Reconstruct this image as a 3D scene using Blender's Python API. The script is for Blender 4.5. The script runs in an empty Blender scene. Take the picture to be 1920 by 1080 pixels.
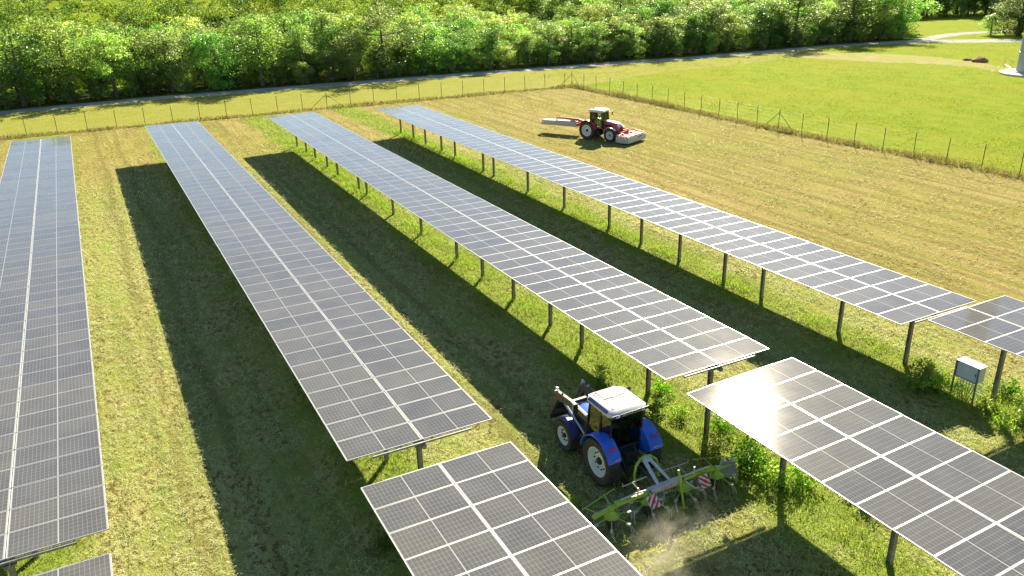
import bpy, bmesh, math, random
import numpy as np
from mathutils import Vector, Matrix, Euler
R = math.radians
random.seed(7)
rng = np.random.default_rng(11)
sc = bpy.context.scene
COL = sc.collection

# ------------------------------------------------------------------ camera
CAM = Vector((-4.033, 0.0, 16.921))
PITCH, ROLL, YAW = R(22.214), R(-1.61), R(27.49)
fwd = Vector((math.sin(YAW)*math.cos(PITCH), math.cos(YAW)*math.cos(PITCH), -math.sin(PITCH)))
rgt = Vector((math.cos(YAW), -math.sin(YAW), 0)); upv = rgt.cross(fwd)
r2 = rgt*math.cos(ROLL)+upv*math.sin(ROLL); u2 = upv*math.cos(ROLL)-rgt*math.sin(ROLL)
cd = bpy.data.cameras.new('camera'); cam = bpy.data.objects.new('camera', cd); COL.objects.link(cam)
cd.sensor_width = 36.0; cd.lens = 36.0*1495.64/1920; cd.clip_start = 0.1; cd.clip_end = 6000
cam.matrix_world = Matrix(((r2.x, u2.x, -fwd.x, CAM.x), (r2.y, u2.y, -fwd.y, CAM.y), (r2.z, u2.z, -fwd.z, CAM.z), (0, 0, 0, 1)))
sc.camera = cam
sc.render.resolution_x = 1024; sc.render.resolution_y = 576

# ------------------------------------------------------------------ sky, sun, exposure
SAZ, SEL = R(44.8), R(32.2)          # from +Y towards +X
SUN = Vector((math.sin(SAZ)*math.cos(SEL), math.cos(SAZ)*math.cos(SEL), math.sin(SEL)))
w = bpy.data.worlds.new('World'); sc.world = w; w.use_nodes = True
nt = w.node_tree; bg = nt.nodes['Background']
sky = nt.nodes.new('ShaderNodeTexSky'); sky.sky_type = 'NISHITA'; sky.sun_disc = False
sky.sun_elevation = SEL; sky.sun_rotation = SAZ; sky.air_density = 1.0; sky.dust_density = 0.15; sky.ozone_density = 2.2
nt.links.new(sky.outputs[0], bg.inputs[0]); bg.inputs[1].default_value = 0.055
sl = bpy.data.lights.new('sun', 'SUN'); sl.energy = 5.0; sl.angle = R(0.5); sl.color = (1.0, 0.87, 0.62)
so = bpy.data.objects.new('sun', sl); COL.objects.link(so)
so.rotation_euler = (-SUN).to_track_quat('-Z', 'Y').to_euler()
sc.view_settings.view_transform = 'Standard'; sc.view_settings.look = 'None'
sc.view_settings.exposure = 1.62; sc.view_settings.gamma = 1.0

# ------------------------------------------------------------------ helpers
def tag(o, label=None, cat=None, group=None, kind=None):
    if label: o['label'] = label
    if cat: o['category'] = cat
    if group: o['group'] = group
    if kind: o['kind'] = kind
    return o
def empty(name, loc=(0, 0, 0), rz=0.0, parent=None):
    o = bpy.data.objects.new(name, None); COL.objects.link(o); o.location = loc; o.rotation_euler = (0, 0, rz)
    o.empty_display_size = 0.2
    if parent: o.parent = parent
    return o
def link(name, me, parent=None, loc=(0, 0, 0), rot=(0, 0, 0), scl=(1, 1, 1)):
    o = bpy.data.objects.new(name, me); COL.objects.link(o)
    o.location = loc; o.rotation_euler = rot; o.scale = scl
    if parent: o.parent = parent
    return o

class MB:
    def __init__(s): s.v = []; s.f = []; s.m = []
    def add(s, vs, fs, mi=0):
        b = len(s.v); s.v += [tuple(p) for p in vs]; s.f += [tuple(i+b for i in f) for f in fs]; s.m += [mi]*len(fs); return s
    def box(s, c, d, rot=None, mi=0):
        hx, hy, hz = d[0]/2, d[1]/2, d[2]/2
        vs = [Vector((x*hx, y*hy, z*hz)) for z in (-1, 1) for y in (-1, 1) for x in (-1, 1)]
        if rot is not None:
            M = Euler(rot).to_matrix(); vs = [M @ p for p in vs]
        vs = [p+Vector(c) for p in vs]
        return s.add(vs, [(0, 2, 3, 1), (4, 5, 7, 6), (0, 1, 5, 4), (2, 6, 7, 3), (0, 4, 6, 2), (1, 3, 7, 5)], mi)
    def hexa(s, p8, mi=0):
        return s.add(p8, [(0, 3, 2, 1), (4, 5, 6, 7), (0, 1, 5, 4), (1, 2, 6, 5), (2, 3, 7, 6), (3, 0, 4, 7)], mi)
    def tube(s, path, r, n=8, mi=0, caps=True, flat=None):
        path = [Vector(p) for p in path]; rs = r if isinstance(r, (list, tuple)) else [r]*len(path)
        vs = []
        for i, p in enumerate(path):
            t = (path[min(i+1, len(path)-1)]-path[max(i-1, 0)]).normalized()
            a = t.cross(Vector((0, 0, 1)))
            if a.length < 1e-3: a = t.cross(Vector((0, 1, 0)))
            a.normalize(); b = a.cross(t)
            for k in range(n):
                q = 2*math.pi*(k+.5)/n
                vs.append(p+a*math.cos(q)*rs[i]+b*math.sin(q)*rs[i])
        fs = []
        for i in range(len(path)-1):
            for k in range(n):
                fs.append((i*n+k, i*n+(k+1) % n, (i+1)*n+(k+1) % n, (i+1)*n+k))
        if caps:
            fs.append(tuple(range(n-1, -1, -1))); fs.append(tuple((len(path)-1)*n+k for k in range(n)))
        return s.add(vs, fs, mi)
    def lathe(s, prof, c=(0, 0, 0), axis='x', n=32, mi=0, close=False):
        vs = []; c = Vector(c)
        for k in range(n):
            q = 2*math.pi*k/n
            for (a, r) in prof:
                if axis == 'x': p = (a, r*math.cos(q), r*math.sin(q))
                elif axis == 'z': p = (r*math.cos(q), r*math.sin(q), a)
                else: p = (r*math.cos(q), a, r*math.sin(q))
                vs.append(Vector(p)+c)
        m = len(prof); fs = []
        for k in range(n):
            k2 = (k+1) % n
            for j in range(m-1): fs.append((k*m+j, k*m+j+1, k2*m+j+1, k2*m+j))
            if close: fs.append((k*m+m-1, k*m, k2*m, k2*m+m-1))
        return s.add(vs, fs, mi)
    def prism(s, prof, x0, x1, mi=0):
        """profile of (y,z) extruded along x"""
        n = len(prof)
        vs = [(x0, y, z) for y, z in prof]+[(x1, y, z) for y, z in prof]
        fs = [tuple(range(n-1, -1, -1)), tuple(range(n, 2*n))]+[(i, (i+1) % n, n+(i+1) % n, n+i) for i in range(n)]
        return s.add(vs, fs, mi)
    def mesh(s, name, mats, smooth=False, bevel=0, seg=2):
        me = bpy.data.meshes.new(name); me.from_pydata(s.v, [], s.f)
        if not isinstance(mats, (list, tuple)): mats = [mats]
        for m in mats: me.materials.append(m)
        me.polygons.foreach_set('material_index', s.m)
        bm = bmesh.new(); bm.from_mesh(me); bmesh.ops.recalc_face_normals(bm, faces=bm.faces)
        if bevel:
            es = [e for e in bm.edges if len(e.link_faces) == 2 and e.calc_face_angle(0) > R(30)]
            bmesh.ops.bevel(bm, geom=es, offset=bevel, segments=seg, profile=.6, affect='EDGES', clamp_overlap=True)
        bm.to_mesh(me); bm.free()
        if smooth:
            me.polygons.foreach_set('use_smooth', [True]*len(me.polygons))
            try: me.set_sharp_from_angle(angle=R(40))
            except Exception: pass
        me.update(); return me
    def build(s, name, mats, parent=None, loc=(0, 0, 0), rot=(0, 0, 0), **k):
        return link(name, s.mesh(name, mats, **k), parent, loc, rot)

# ------------------------------------------------------------------ materials
def mat(name, col=(.5, .5, .5), rough=.6, metal=0.0, spec=.5, coat=0.0, noise=0.0, nscale=3.0, bump=0.0, bscale=20.0, dirt=None):
    m = bpy.data.materials.new(name); m.use_nodes = True; t = m.node_tree; b = t.nodes['Principled BSDF']
    b.inputs['Roughness'].default_value = rough; b.inputs['Metallic'].default_value = metal
    b.inputs['Specular IOR Level'].default_value = spec; b.inputs['Coat Weight'].default_value = coat
    b.inputs['Base Color'].default_value = (*col, 1)
    tc = t.nodes.new('ShaderNodeTexCoord')
    if noise or dirt:
        n = t.nodes.new('ShaderNodeTexNoise'); n.inputs['Scale'].default_value = nscale; n.inputs['Detail'].default_value = 6; n.inputs['Roughness'].default_value = .65
        t.links.new(tc.outputs['Object'], n.inputs['Vector'])
        cr = t.nodes.new('ShaderNodeValToRGB'); cr.color_ramp.elements[0].position = .35; cr.color_ramp.elements[1].position = .7
        d = dirt if dirt else tuple(c*(1-noise) for c in col)
        cr.color_ramp.elements[0].color = (*col, 1); cr.color_ramp.elements[1].color = (*d, 1)
        t.links.new(n.outputs['Fac'], cr.inputs['Fac']); t.links.new(cr.outputs['Color'], b.inputs['Base Color'])
    if bump:
        n2 = t.nodes.new('ShaderNodeTexNoise'); n2.inputs['Scale'].default_value = bscale; n2.inputs['Detail'].default_value = 5
        t.links.new(tc.outputs['Object'], n2.inputs['Vector'])
        bp = t.nodes.new('ShaderNodeBump'); bp.inputs['Strength'].default_value = bump; bp.inputs['Distance'].default_value = .05
        t.links.new(n2.outputs['Fac'], bp.inputs['Height']); t.links.new(bp.outputs['Normal'], b.inputs['Normal'])
    return m

class NT:
    """tiny node helper"""
    def __init__(s, m): s.t = m.node_tree; s.n = s.t.nodes; s.l = s.t.links
    def new(s, typ, **kw):
        n = s.n.new(typ)
        for k, v in kw.items(): setattr(n, k, v)
        return n
    def put(s, sock, v):
        if hasattr(v, 'is_output'): s.l.new(v, sock)
        else: sock.default_value = v
    def math(s, op, a, b=0.0, c=0.0, clamp=False):
        n = s.new('ShaderNodeMath', operation=op, use_clamp=clamp)
        s.put(n.inputs[0], a); s.put(n.inputs[1], b); s.put(n.inputs[2], c); return n.outputs[0]
    def mix(s, f, a, b):
        n = s.new('ShaderNodeMix', data_type='RGBA'); s.put(n.inputs[0], f)
        s.put(n.inputs[6], (*a, 1) if isinstance(a, tuple) and len(a) == 3 else a); s.put(n.inputs[7], (*b, 1) if isinstance(b, tuple) and len(b) == 3 else b); return n.outputs[2]
    def noise(s, vec, scale, detail=5, rough=.6):
        n = s.new('ShaderNodeTexNoise'); s.put(n.inputs['Scale'], scale); n.inputs['Detail'].default_value = detail; n.inputs['Roughness'].default_value = rough
        s.l.new(vec, n.inputs['Vector']); return n.outputs['Fac']
    def smooth(s, x, a, b):
        n = s.new('ShaderNodeMapRange', interpolation_type='SMOOTHSTEP'); s.put(n.inputs[0], x); n.inputs[1].default_value = a; n.inputs[2].default_value = b; return n.outputs[0]

AXX = {'A': -8.185, 'B': 3.206, 'C': 14.424, 'D': 25.748}

def ground_mat(name, kind):
    m = bpy.data.materials.new(name); m.use_nodes = True; k = NT(m); b = k.n['Principled BSDF']
    b.inputs['Roughness'].default_value = .95; b.inputs['Specular IOR Level'].default_value = .03
    geo = k.new('ShaderNodeNewGeometry'); P = geo.outputs['Position']
    mp = k.new('ShaderNodeMapping'); k.l.new(P, mp.inputs['Vector']); mp.inputs['Scale'].default_value = (1, .55, 1); mp.inputs['Rotation'].default_value = (0, 0, R(-20))
    V = mp.outputs['Vector']
    big = k.noise(P, .07, 4, .55); mid = k.noise(V, .55, 5, .6); fine = k.noise(V, 4.5, 6, .7); tiny = k.noise(V, 17, 4, .7)
    if kind == 'mown':
        sep = k.new('ShaderNodeSeparateXYZ'); k.l.new(P, sep.inputs[0]); X = sep.outputs[0]
        g = None
        for a in AXX.values():
            d = k.math('ABSOLUTE', k.math('SUBTRACT', k.math('ADD', X, k.math('MULTIPLY', k.math('SUBTRACT', mid, .5), 2.6)), a-.1))
            q = k.smooth(d, 2.1, .9); g = q if g is None else k.math('MAXIMUM', g, q)
        m2 = k.new('ShaderNodeMapping'); k.l.new(P, m2.inputs['Vector']); m2.inputs['Scale'].default_value = (1.1, .05, 1); m2.inputs['Rotation'].default_value = (0, 0, R(3))
        sw = k.noise(m2.outputs['Vector'], 1.0, 3, .5)
        straw = k.mix(k.smooth(mid, .35, .68), (.37, .35, .13), (.24, .29, .065))
        straw = k.mix(k.math('MULTIPLY', k.smooth(sw, .42, .62), .55), straw, (.17, .20, .05))
        dryz = k.math('MAXIMUM', k.smooth(X, 27.0, 34.0), k.smooth(sep.outputs[1], 66.0, 88.0))
        tan = k.mix(k.smooth(sw, .40, .62), (.34, .265, .10), (.225, .215, .055))
        tan = k.mix(k.smooth(big, .38, .66), tan, (.26, .245, .06))
        straw = k.mix(k.math('MULTIPLY', dryz, .95), straw, tan)
        green = k.mix(mid, (.16, .25, .03), (.25, .31, .05))
        c = k.mix(k.math('MULTIPLY', g, .8), straw, green)
        lane = None
        for a in (-14.0, -2.6, 8.7, 19.9, 31.0, 36.5, 42.0, 47.5, 53.0):
            for o in (-.95, .95):
                q = k.smooth(k.math('ABSOLUTE', k.math('SUBTRACT', k.math('ADD', X, k.math('MULTIPLY', k.math('SUBTRACT', big, .5), 2.0)), a+o)), .34, .12); lane = q if lane is None else k.math('MAXIMUM', lane, q)
        c = k.mix(k.math('MULTIPLY', lane, k.math('MULTIPLY', k.smooth(mid, .30, .55), .55)), c, (.17, .15, .05))
        c = k.mix(k.math('MULTIPLY', k.math('MULTIPLY', k.smooth(fine, .48, .58), .85), k.smooth(mid, .62, .38)), c, (.10, .075, .022))
        c = k.mix(k.math('MULTIPLY', k.smooth(tiny, .54, .66), .4), c, (.44, .42, .19))
    elif kind == 'meadow':
        c = k.mix(k.smooth(mid, .3, .7), (.165, .245, .012), (.235, .285, .022))
        c = k.mix(k.smooth(big, .42, .68), c, (.235, .265, .018))
        c = k.mix(k.math('MULTIPLY', k.smooth(fine, .53, .63), .75), c, (.10, .12, .008))
        c = k.mix(k.math('MULTIPLY', k.smooth(tiny, .55, .7), .35), c, (.30, .32, .03))
    elif kind == 'verge':
        c = k.mix(k.smooth(mid, .3, .7), (.23, .26, .04), (.28, .27, .065))
        c = k.mix(k.math('MULTIPLY', k.smooth(fine, .56, .72), .5), c, (.14, .15, .03))
        c = k.mix(k.math('MULTIPLY', k.smooth(tiny, .55, .7), .3), c, (.34, .32, .11))
    elif kind == 'gravel':
        c = k.mix(k.smooth(mid, .35, .65), (.36, .37, .38), (.28, .28, .26))
        c = k.mix(k.math('MULTIPLY', k.smooth(fine, .5, .7), .5), c, (.40, .40, .39))
        c = k.mix(k.math('MULTIPLY', k.smooth(big, .5, .65), .4), c, (.22, .23, .08))
    elif kind == 'dirt':
        c = k.mix(k.smooth(mid, .35, .65), (.29, .26, .13), (.25, .25, .08))
        c = k.mix(k.math('MULTIPLY', k.smooth(fine, .45, .7), .6), c, (.33, .29, .19))
        c = k.mix(k.math('MULTIPLY', k.smooth(mid, .40, .62), .75), c, (.23, .26, .03))
    elif kind == 'litter':
        c = k.mix(k.smooth(mid, .35, .65), (.10, .12, .03), (.07, .06, .03))
        c = k.mix(k.math('MULTIPLY', k.smooth(fine, .5, .7), .6), c, (.17, .19, .05))
    k.l.new(c, b.inputs['Base Color'])
    h = k.math('ADD', k.math('MULTIPLY', fine, 1.0), k.math('MULTIPLY', tiny, .5))
    bp = k.new('ShaderNodeBump'); bp.inputs['Strength'].default_value = .9; bp.inputs['Distance'].default_value = {'gravel': .03, 'dirt': .05}.get(kind, .16)
    k.l.new(h, bp.inputs['Height']); k.l.new(bp.outputs['Normal'], b.inputs['Normal'])
    return m

def leafy_mat(name, dark, light, trans=.45, objvar=True, rough=.6, spec=.4):
    """leaf or grass blade: colour by its own random attribute, light passing through"""
    m = bpy.data.materials.new(name); m.use_nodes = True; k = NT(m); t = m.node_tree
    out = k.n['Material Output']; b = k.n['Principled BSDF']
    at = k.new('ShaderNodeAttribute', attribute_name='tint')
    c = k.mix(at.outputs['Fac'], dark, light)
    if objvar:
        oi = k.new('ShaderNodeObjectInfo'); hsv = k.new('ShaderNodeHueSaturation')
        k.put(hsv.inputs['Hue'], k.math('ADD', .455, k.math('MULTIPLY', oi.outputs['Random'], .075)))
        k.put(hsv.inputs['Saturation'], k.math('ADD', .88, k.math('MULTIPLY', oi.outputs['Random'], .25)))
        rnd2 = k.math('FRACT', k.math('MULTIPLY', oi.outputs['Random'], 7.31))
        k.put(hsv.inputs['Value'], k.math('ADD', .5, k.math('MULTIPLY', rnd2, .9)))
        k.l.new(c, hsv.inputs['Color']); c = hsv.outputs['Color']
    k.l.new(c, b.inputs['Base Color']); b.inputs['Roughness'].default_value = rough; b.inputs['Specular IOR Level'].default_value = spec
    tr = k.new('ShaderNodeBsdfTranslucent')
    tcl = k.new('ShaderNodeMix', data_type='RGBA', blend_type='MULTIPLY'); tcl.inputs[0].default_value = 1
    k.l.new(c, tcl.inputs[6]); tcl.inputs[7].default_value = (1.3, 1.42, .85, 1); k.l.new(tcl.outputs[2], tr.inputs['Color'])
    mx = k.new('ShaderNodeMixShader'); mx.inputs[0].default_value = trans
    k.l.new(b.outputs[0], mx.inputs[1]); k.l.new(tr.outputs[0], mx.inputs[2]); k.l.new(mx.outputs[0], out.inputs['Surface'])
    return m

M_MOWN = ground_mat('mown hay ground', 'mown'); M_MEADOW = ground_mat('meadow', 'meadow'); M_VERGE = ground_mat('verge', 'verge')
M_GRAVEL = ground_mat('gravel', 'gravel'); M_DIRT = ground_mat('dirt', 'dirt'); M_LITTER = ground_mat('forest floor', 'litter')
M_HAY = leafy_mat('cut hay', (.57, .56, .33), (.28, .43, .11), .38, False, spec=.12)
M_GRASS = leafy_mat('green grass', (.13, .22, .03), (.30, .40, .06), .5, False, spec=.15)
M_DRY = leafy_mat('dry grass', (.24, .19, .09), (.36, .30, .14), .3, False, spec=.1)
M_LEAF = leafy_mat('tree leaves', (.05, .13, .032), (.31, .45, .13), .62, rough=.4, spec=.6)
M_LEAF2 = leafy_mat('light tree leaves', (.11, .21, .04), (.40, .53, .16), .64, rough=.42, spec=.5)
M_WEED = leafy_mat('weed leaves', (.10, .20, .03), (.32, .45, .07), .55, rough=.4)
M_BARK = mat('bark', (.16, .13, .10), .9, noise=.5, nscale=6, bump=.6)

# ------------------------------------------------------------------ ground sheets
def sheet(name, pts, z, m, kind='structure', wob=0.0, parent=None, sub=6):
    P = []
    n = len(pts)
    for i in range(n):
        a = Vector(pts[i]); b = Vector(pts[(i+1) % n]); d = b-a
        cnt = max(1, int(d.length/sub)) if wob else 1
        for j in range(cnt):
            q = a+d*(j/cnt)
            if wob and j: q += Vector((random.uniform(-wob, wob), random.uniform(-wob, wob)))
            P.append((q.x, q.y, z))
    me = bpy.data.meshes.new(name); me.from_pydata(P, [], [tuple(range(len(P)))]); me.materials.append(m)
    bm = bmesh.new(); bm.from_mesh(me); bmesh.ops.recalc_face_normals(bm, faces=bm.faces)
    if bm.faces[:][0].normal.z < 0: bmesh.ops.reverse_faces(bm, faces=bm.faces[:])
    bmesh.ops.triangulate(bm, faces=bm.faces[:]); bm.to_mesh(me); bm.free()
    o = link(name, me, parent); tag(o, kind=kind); return o
def ribbon(name, mid, widths, z, m, wob=.25):
    mid = [Vector(p) for p in mid]; L = []; Rr = []
    pts = []; ws = []
    for i in range(len(mid)-1):       # catmull-rom
        p0 = mid[max(i-1, 0)]; p1 = mid[i]; p2 = mid[i+1]; p3 = mid[min(i+2, len(mid)-1)]
        for j in range(10):
            t = j/10
            pts.append(.5*((2*p1)+(-p0+p2)*t+(2*p0-5*p1+4*p2-p3)*t*t+(-p0+3*p1-3*p2+p3)*t**3)); ws.append(widths[i]+(widths[i+1]-widths[i])*t)
    pts.append(mid[-1]); ws.append(widths[-1])
    vs = []; fs = []
    for i, p in enumerate(pts):
        t = (pts[min(i+1, len(pts)-1)]-pts[max(i-1, 0)]).normalized(); nrm = Vector((-t.y, t.x))
        a = p+nrm*(ws[i]/2+random.uniform(-wob, wob)); b = p-nrm*(ws[i]/2+random.uniform(-wob, wob))
        vs += [(a.x, a.y, z), (b.x, b.y, z)]
        if i: fs.append((2*i-2, 2*i-1, 2*i+1, 2*i))
    me = bpy.data.meshes.new(name); me.from_pydata(vs, [], fs); me.materials.append(m)
    o = link(name, me); tag(o, kind='structure'); return o

sheet('ground', [(-1500, -1000), (2000, -1000), (2000, 2500), (-1500, 2500)], 0, M_MEADOW)
sheet('mown_ground', [(-90, -40), (62.5, -40), (60.6, 36), (59.2, 60), (59.2, 99.6), (25, 103.2), (-14, 105.8), (-90, 108)], .004, M_MOWN, wob=.35, sub=3)
sheet('grass_verge', [(-120, 110), (-14, 105.9), (25, 103.3), (59.2, 99.7), (75, 104), (100, 104.5), (116, 105), (122, 113), (90, 116.5), (59, 122), (31, 126), (0, 128), (-120, 128)], .004, M_VERGE, wob=.4, sub=4)
ribbon('gravel_road', [(-60, 126), (-14, 127.4), (6, 127.8), (32, 124.8), (59.5, 121.9), (93, 117), (107, 115.6), (129.5, 114.1), (146, 109), (158, 100), (172, 86)], [3.6, 3.6, 3.4, 4, 3.4, 3.4, 3.4, 3.2, 6, 7, 6], .012, M_GRAVEL)
ribbon('gravel_path', [(147, 110), (160, 113.5), (170, 113.5), (190, 106)], [3, 4, 4, 4], .016, M_GRAVEL)
ribbon('dirt_track', [(112, 113), (115, 104), (119, 95), (121.5, 86), (120.5, 79), (117, 72)], [5, 12, 13, 9, 4.5, 3], .008, M_DIRT, .8)
sheet('forest_floor', [(-120, 129.6), (-14, 129.9), (8, 130.1), (33, 127.4), (60, 124.2), (94, 119.4), (131, 116.4), (150, 112.6), (153, 130), (120, 230), (-120, 260)], .006, M_LITTER, wob=.5, sub=4)
# ------------------------------------------------------------------ solar tables
def panel_mat():
    m = bpy.data.materials.new('solar glass'); m.use_nodes = True; k = NT(m); b = k.n['Principled BSDF']
    tc = k.new('ShaderNodeTexCoord'); sep = k.new('ShaderNodeSeparateXYZ'); k.l.new(tc.outputs['Object'], sep.inputs[0])
    X, Y = sep.outputs[0], sep.outputs[1]
    ax = k.math('ABSOLUTE', X)
    # cells: 12 half cells on each side of the middle gap, six across
    cx, cy, x0 = .1158, .1815, .013
    fx = k.math('ABSOLUTE', k.math('SUBTRACT', k.math('FRACT', k.math('DIVIDE', k.math('SUBTRACT', ax, x0), cx)), .5))
    fy = k.math('ABSOLUTE', k.math('SUBTRACT', k.math('FRACT', k.math('DIVIDE', k.math('ADD', Y, cy*3), cy)), .5))
    lx = k.math('GREATER_THAN', fx, .5-.0042/cx); ly = k.math('GREATER_THAN', fy, .5-.0042/cy)
    md = k.math('LESS_THAN', ax, x0); ed = k.math('GREATER_THAN', ax, x0+10*cx); ey = k.math('GREATER_THAN', k.math('ABSOLUTE', Y), cy*3)
    grid = k.math('MAXIMUM', k.math('MULTIPLY', k.math('MAXIMUM', lx, ly), .5), k.math('MAXIMUM', md, k.math('MAXIMUM', ed, ey)))
    # fine fingers
    oi = k.new('ShaderNodeObjectInfo'); rnd = oi.outputs['Random']
    cell = k.mix(rnd, (.074, .078, .088), (.098, .097, .096))
    geo = k.new('ShaderNodeNewGeometry'); dust = k.noise(geo.outputs['Position'], .9, 5, .6)
    cell = k.mix(k.math('MULTIPLY', k.smooth(dust, .3, .75), .14), cell, (.26, .25, .22))
    c = k.mix(grid, cell, (.34, .35, .355))
    k.l.new(c, b.inputs['Base Color'])
    b.inputs['Roughness'].default_value = .5; b.inputs['Specular IOR Level'].default_value = .005
    b.inputs['Coat Weight'].default_value = .85; b.inputs['Coat IOR'].default_value = 1.4
    k.put(b.inputs['Coat Roughness'], k.math('ADD', .05, k.math('MULTIPLY', dust, .03)))
    return m
M_PV = panel_mat()
M_ALU = mat('anodised aluminium', (.52, .53, .54), .42, .6, .5, noise=.12, nscale=4)
M_STEEL = mat('galvanised steel', (.30, .31, .30), .55, .5, .5, noise=.45, nscale=5, bump=.1)
M_POST = mat('weathered steel post', (.30, .285, .25), .6, .3, .4, noise=.5, nscale=3, dirt=(.19, .16, .12))
M_BLACK = mat('black rubber', (.022, .022, .022), .75, noise=.3, nscale=8)
M_CABLE = mat('black cable', (.02, .02, .02), .6)
W = 2.445; PT = .035
PL = W-.012; PWD = 1.144
def glass_mesh():
    b = MB(); b.box((0, 0, 0), (PL-.03, PWD-.03, .008)); return b.mesh('panel', M_PV)
def frame_mesh():
    b = MB(); t = .019
    for s in (-1, 1):
        b.box((0, s*(PWD/2-t/2), -.012), (PL, t, PT)); b.box((s*(PL/2-t/2), 0, -.012), (t, PWD-2*t, PT))
    b.box((0, 0, -.022), (PL-.06, PWD-.06, .006))      # white back sheet
    return b.mesh('frame', M_ALU, bevel=.003, seg=1)
ME_GLASS, ME_FRAME = glass_mesh(), frame_mesh()
b = MB(); b.box((0, 0, 0), (3.3, .05, .075)); b.box((0, 0, .034), (3.3, .085, .006)); ME_RAIL = b.mesh('rail', M_STEEL)
def post_mesh(h):
    b = MB(); w_ = .145
    b.box((0, -.07, h/2-.3), (w_, .012, h+.6)); b.box((0, .07, h/2-.3), (w_, .012, h+.6)); b.box((0, 0, h/2-.3), (.012, .128, h+.6))
    return b.mesh('post', M_POST)
def head_mesh():
    b = MB()
    b.box((0, 0, 0), (.34, .24, .04)); b.box((-.13, 0, .10), (.03, .2, .22)); b.box((.13, 0, .10), (.03, .2, .22)); b.lathe([(-.13, .13), (.13, .13)], (0, 0, .12), 'y', 12)
    return b.mesh('bearing', M_STEEL, bevel=.004, seg=1)
ME_HEAD = head_mesh()
POSTS_Y = [82.3, 78.6, 75.3, 71.2, 68.0, 62.0, 60.0, 54.0, 48.5, 42.7, 39.1, 35.3, 31.4, 28.5, 23.4, 19.75]

def table(label, xa, y0, y1, n, z0, z1, tilt, posts, box_post=None):
    """tracker table from y0 to y1 (far) with n pairs of panels"""
    L = y1-y0; ym = (y0+y1)/2; zm = (z0+z1)/2; slope = math.atan2(z1-z0, L)
    root = empty('solar_table', (xa, ym, 0)); tag(root, label, 'solar table', 'rows of solar tracker tables')
    M = Euler((slope, -tilt, 0)).to_matrix(); e0 = Euler((slope, -tilt, 0))
    pitch = L/n
    for i in range(n):
        yl = -L/2+(i+.5)*pitch
        sag = random.gauss(0, .0011)
        for s in (-1, 1):
            p = M @ Vector((s*W/2+s*.004, yl, 0))
            e = Euler((slope+random.gauss(0, .0035), -tilt+random.gauss(0, .0028), 0))
            o = link('panel', ME_GLASS, root, (p.x, p.y, zm+p.z+random.gauss(0, .0015)), e)
            link('frame', ME_FRAME, o)
    for i in range(n+1):
        p = M @ Vector((0, -L/2+i*pitch*(1 if 0 < i < n else 1)+(-.05 if i == 0 else .05 if i == n else 0), -.085)); link('rail', ME_RAIL, root, (p.x, p.y, zm+p.z), e0)
    tb = MB(); a = M @ Vector((0, -L/2-.12, -.20)); c = M @ Vector((0, L/2+.12, -.20))
    tb.box((0, 0, 0), (.13, L+.3, .13)); tb.build('torque_tube', M_STEEL, root, (0, (a.y+c.y)/2, zm+(a.z+c.z)/2), (slope, 0, 0), bevel=.01)
    for y in posts:
        yl = y-ym; zt = zm+(yl/L)*(z1-z0)-.40
        po = link('post', post_mesh(zt), root, (0, yl, 0), (0, 0, R(random.uniform(-2, 2))))
        link('bearing', ME_HEAD, po, (0, 0, zt-.01))
    # slewing damper arc and loose cable at the near and far ends
    for y in (posts[0], posts[-1]):
        yl = y-ym; zt = zm+(yl/L)*(z1-z0)
        cb = MB(); cb.tube([(.75*math.cos(q), .16, -.18-.34*math.sin(q)) for q in [math.pi*j/10 for j in range(11)]], .014, 6); cb.build('damper', M_STEEL, root, (0, yl, zt))
    return root
H = 3.087
def rowz(zn): return H+zn
T = R(-.68)
TA = table('leftmost long solar table, cut off by the left picture edge', AXX['A'], 20.876, 20.876+56.274*1.155, 56, H-.133, H-.22, T, [y+1.5 for y in POSTS_Y])
TB = table('second long solar table from the left, broad dark shadow on its left', AXX['B'], 20.248, 20.248+56.649*1.155, 56, H+.117, H-.025, T, [y+.9 for y in POSTS_Y])
TC = table('long solar table passing just behind the blue tractor', AXX['C'], 19.345, 19.345+55.491*1.155, 56, H+.163, H+.01, T, POSTS_Y)
TD = table('rightmost long solar table, nearest the red tractor', AXX['D'], 18.602, 18.602+55.769*1.155, 56, H-.152, H-.329, T, POSTS_Y)
def front(label, ax, yfar, n, zn, posts, dt=.07): return table(label, AXX[ax], yfar-n*1.155, yfar, n, H+zn, H+zn, T+R(dt), posts)
front('small corner of a solar table at the bottom left edge', 'A', 19.758, 8, -.098, [18.8, 14.2])
front('solar table in the bottom centre foreground, left of the hay tedder', 'B', 18.989, 10, -.034, [18.0, 13.0, 9])
front('solar table in the lower right foreground with bright sun glare', 'C', 18.232, 14, .221, [15.95, 11.6, 7.5, 4], 1.48)
front('solar table at the right edge above the grey electrical cabinet', 'D', 17.512, 14, .48, [15.75, 11.4, 7])

def in_view(P, margin=.12):
    d = P-np.array(CAM); f_ = d@np.array(fwd); a = (d@np.array(r2))/f_*cd.lens/18.0; b_ = (d@np.array(u2))/f_*cd.lens/18.0
    return (f_ > 1) & (abs(a) < 1+margin) & (abs(b_) < 576/1024+margin)

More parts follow.
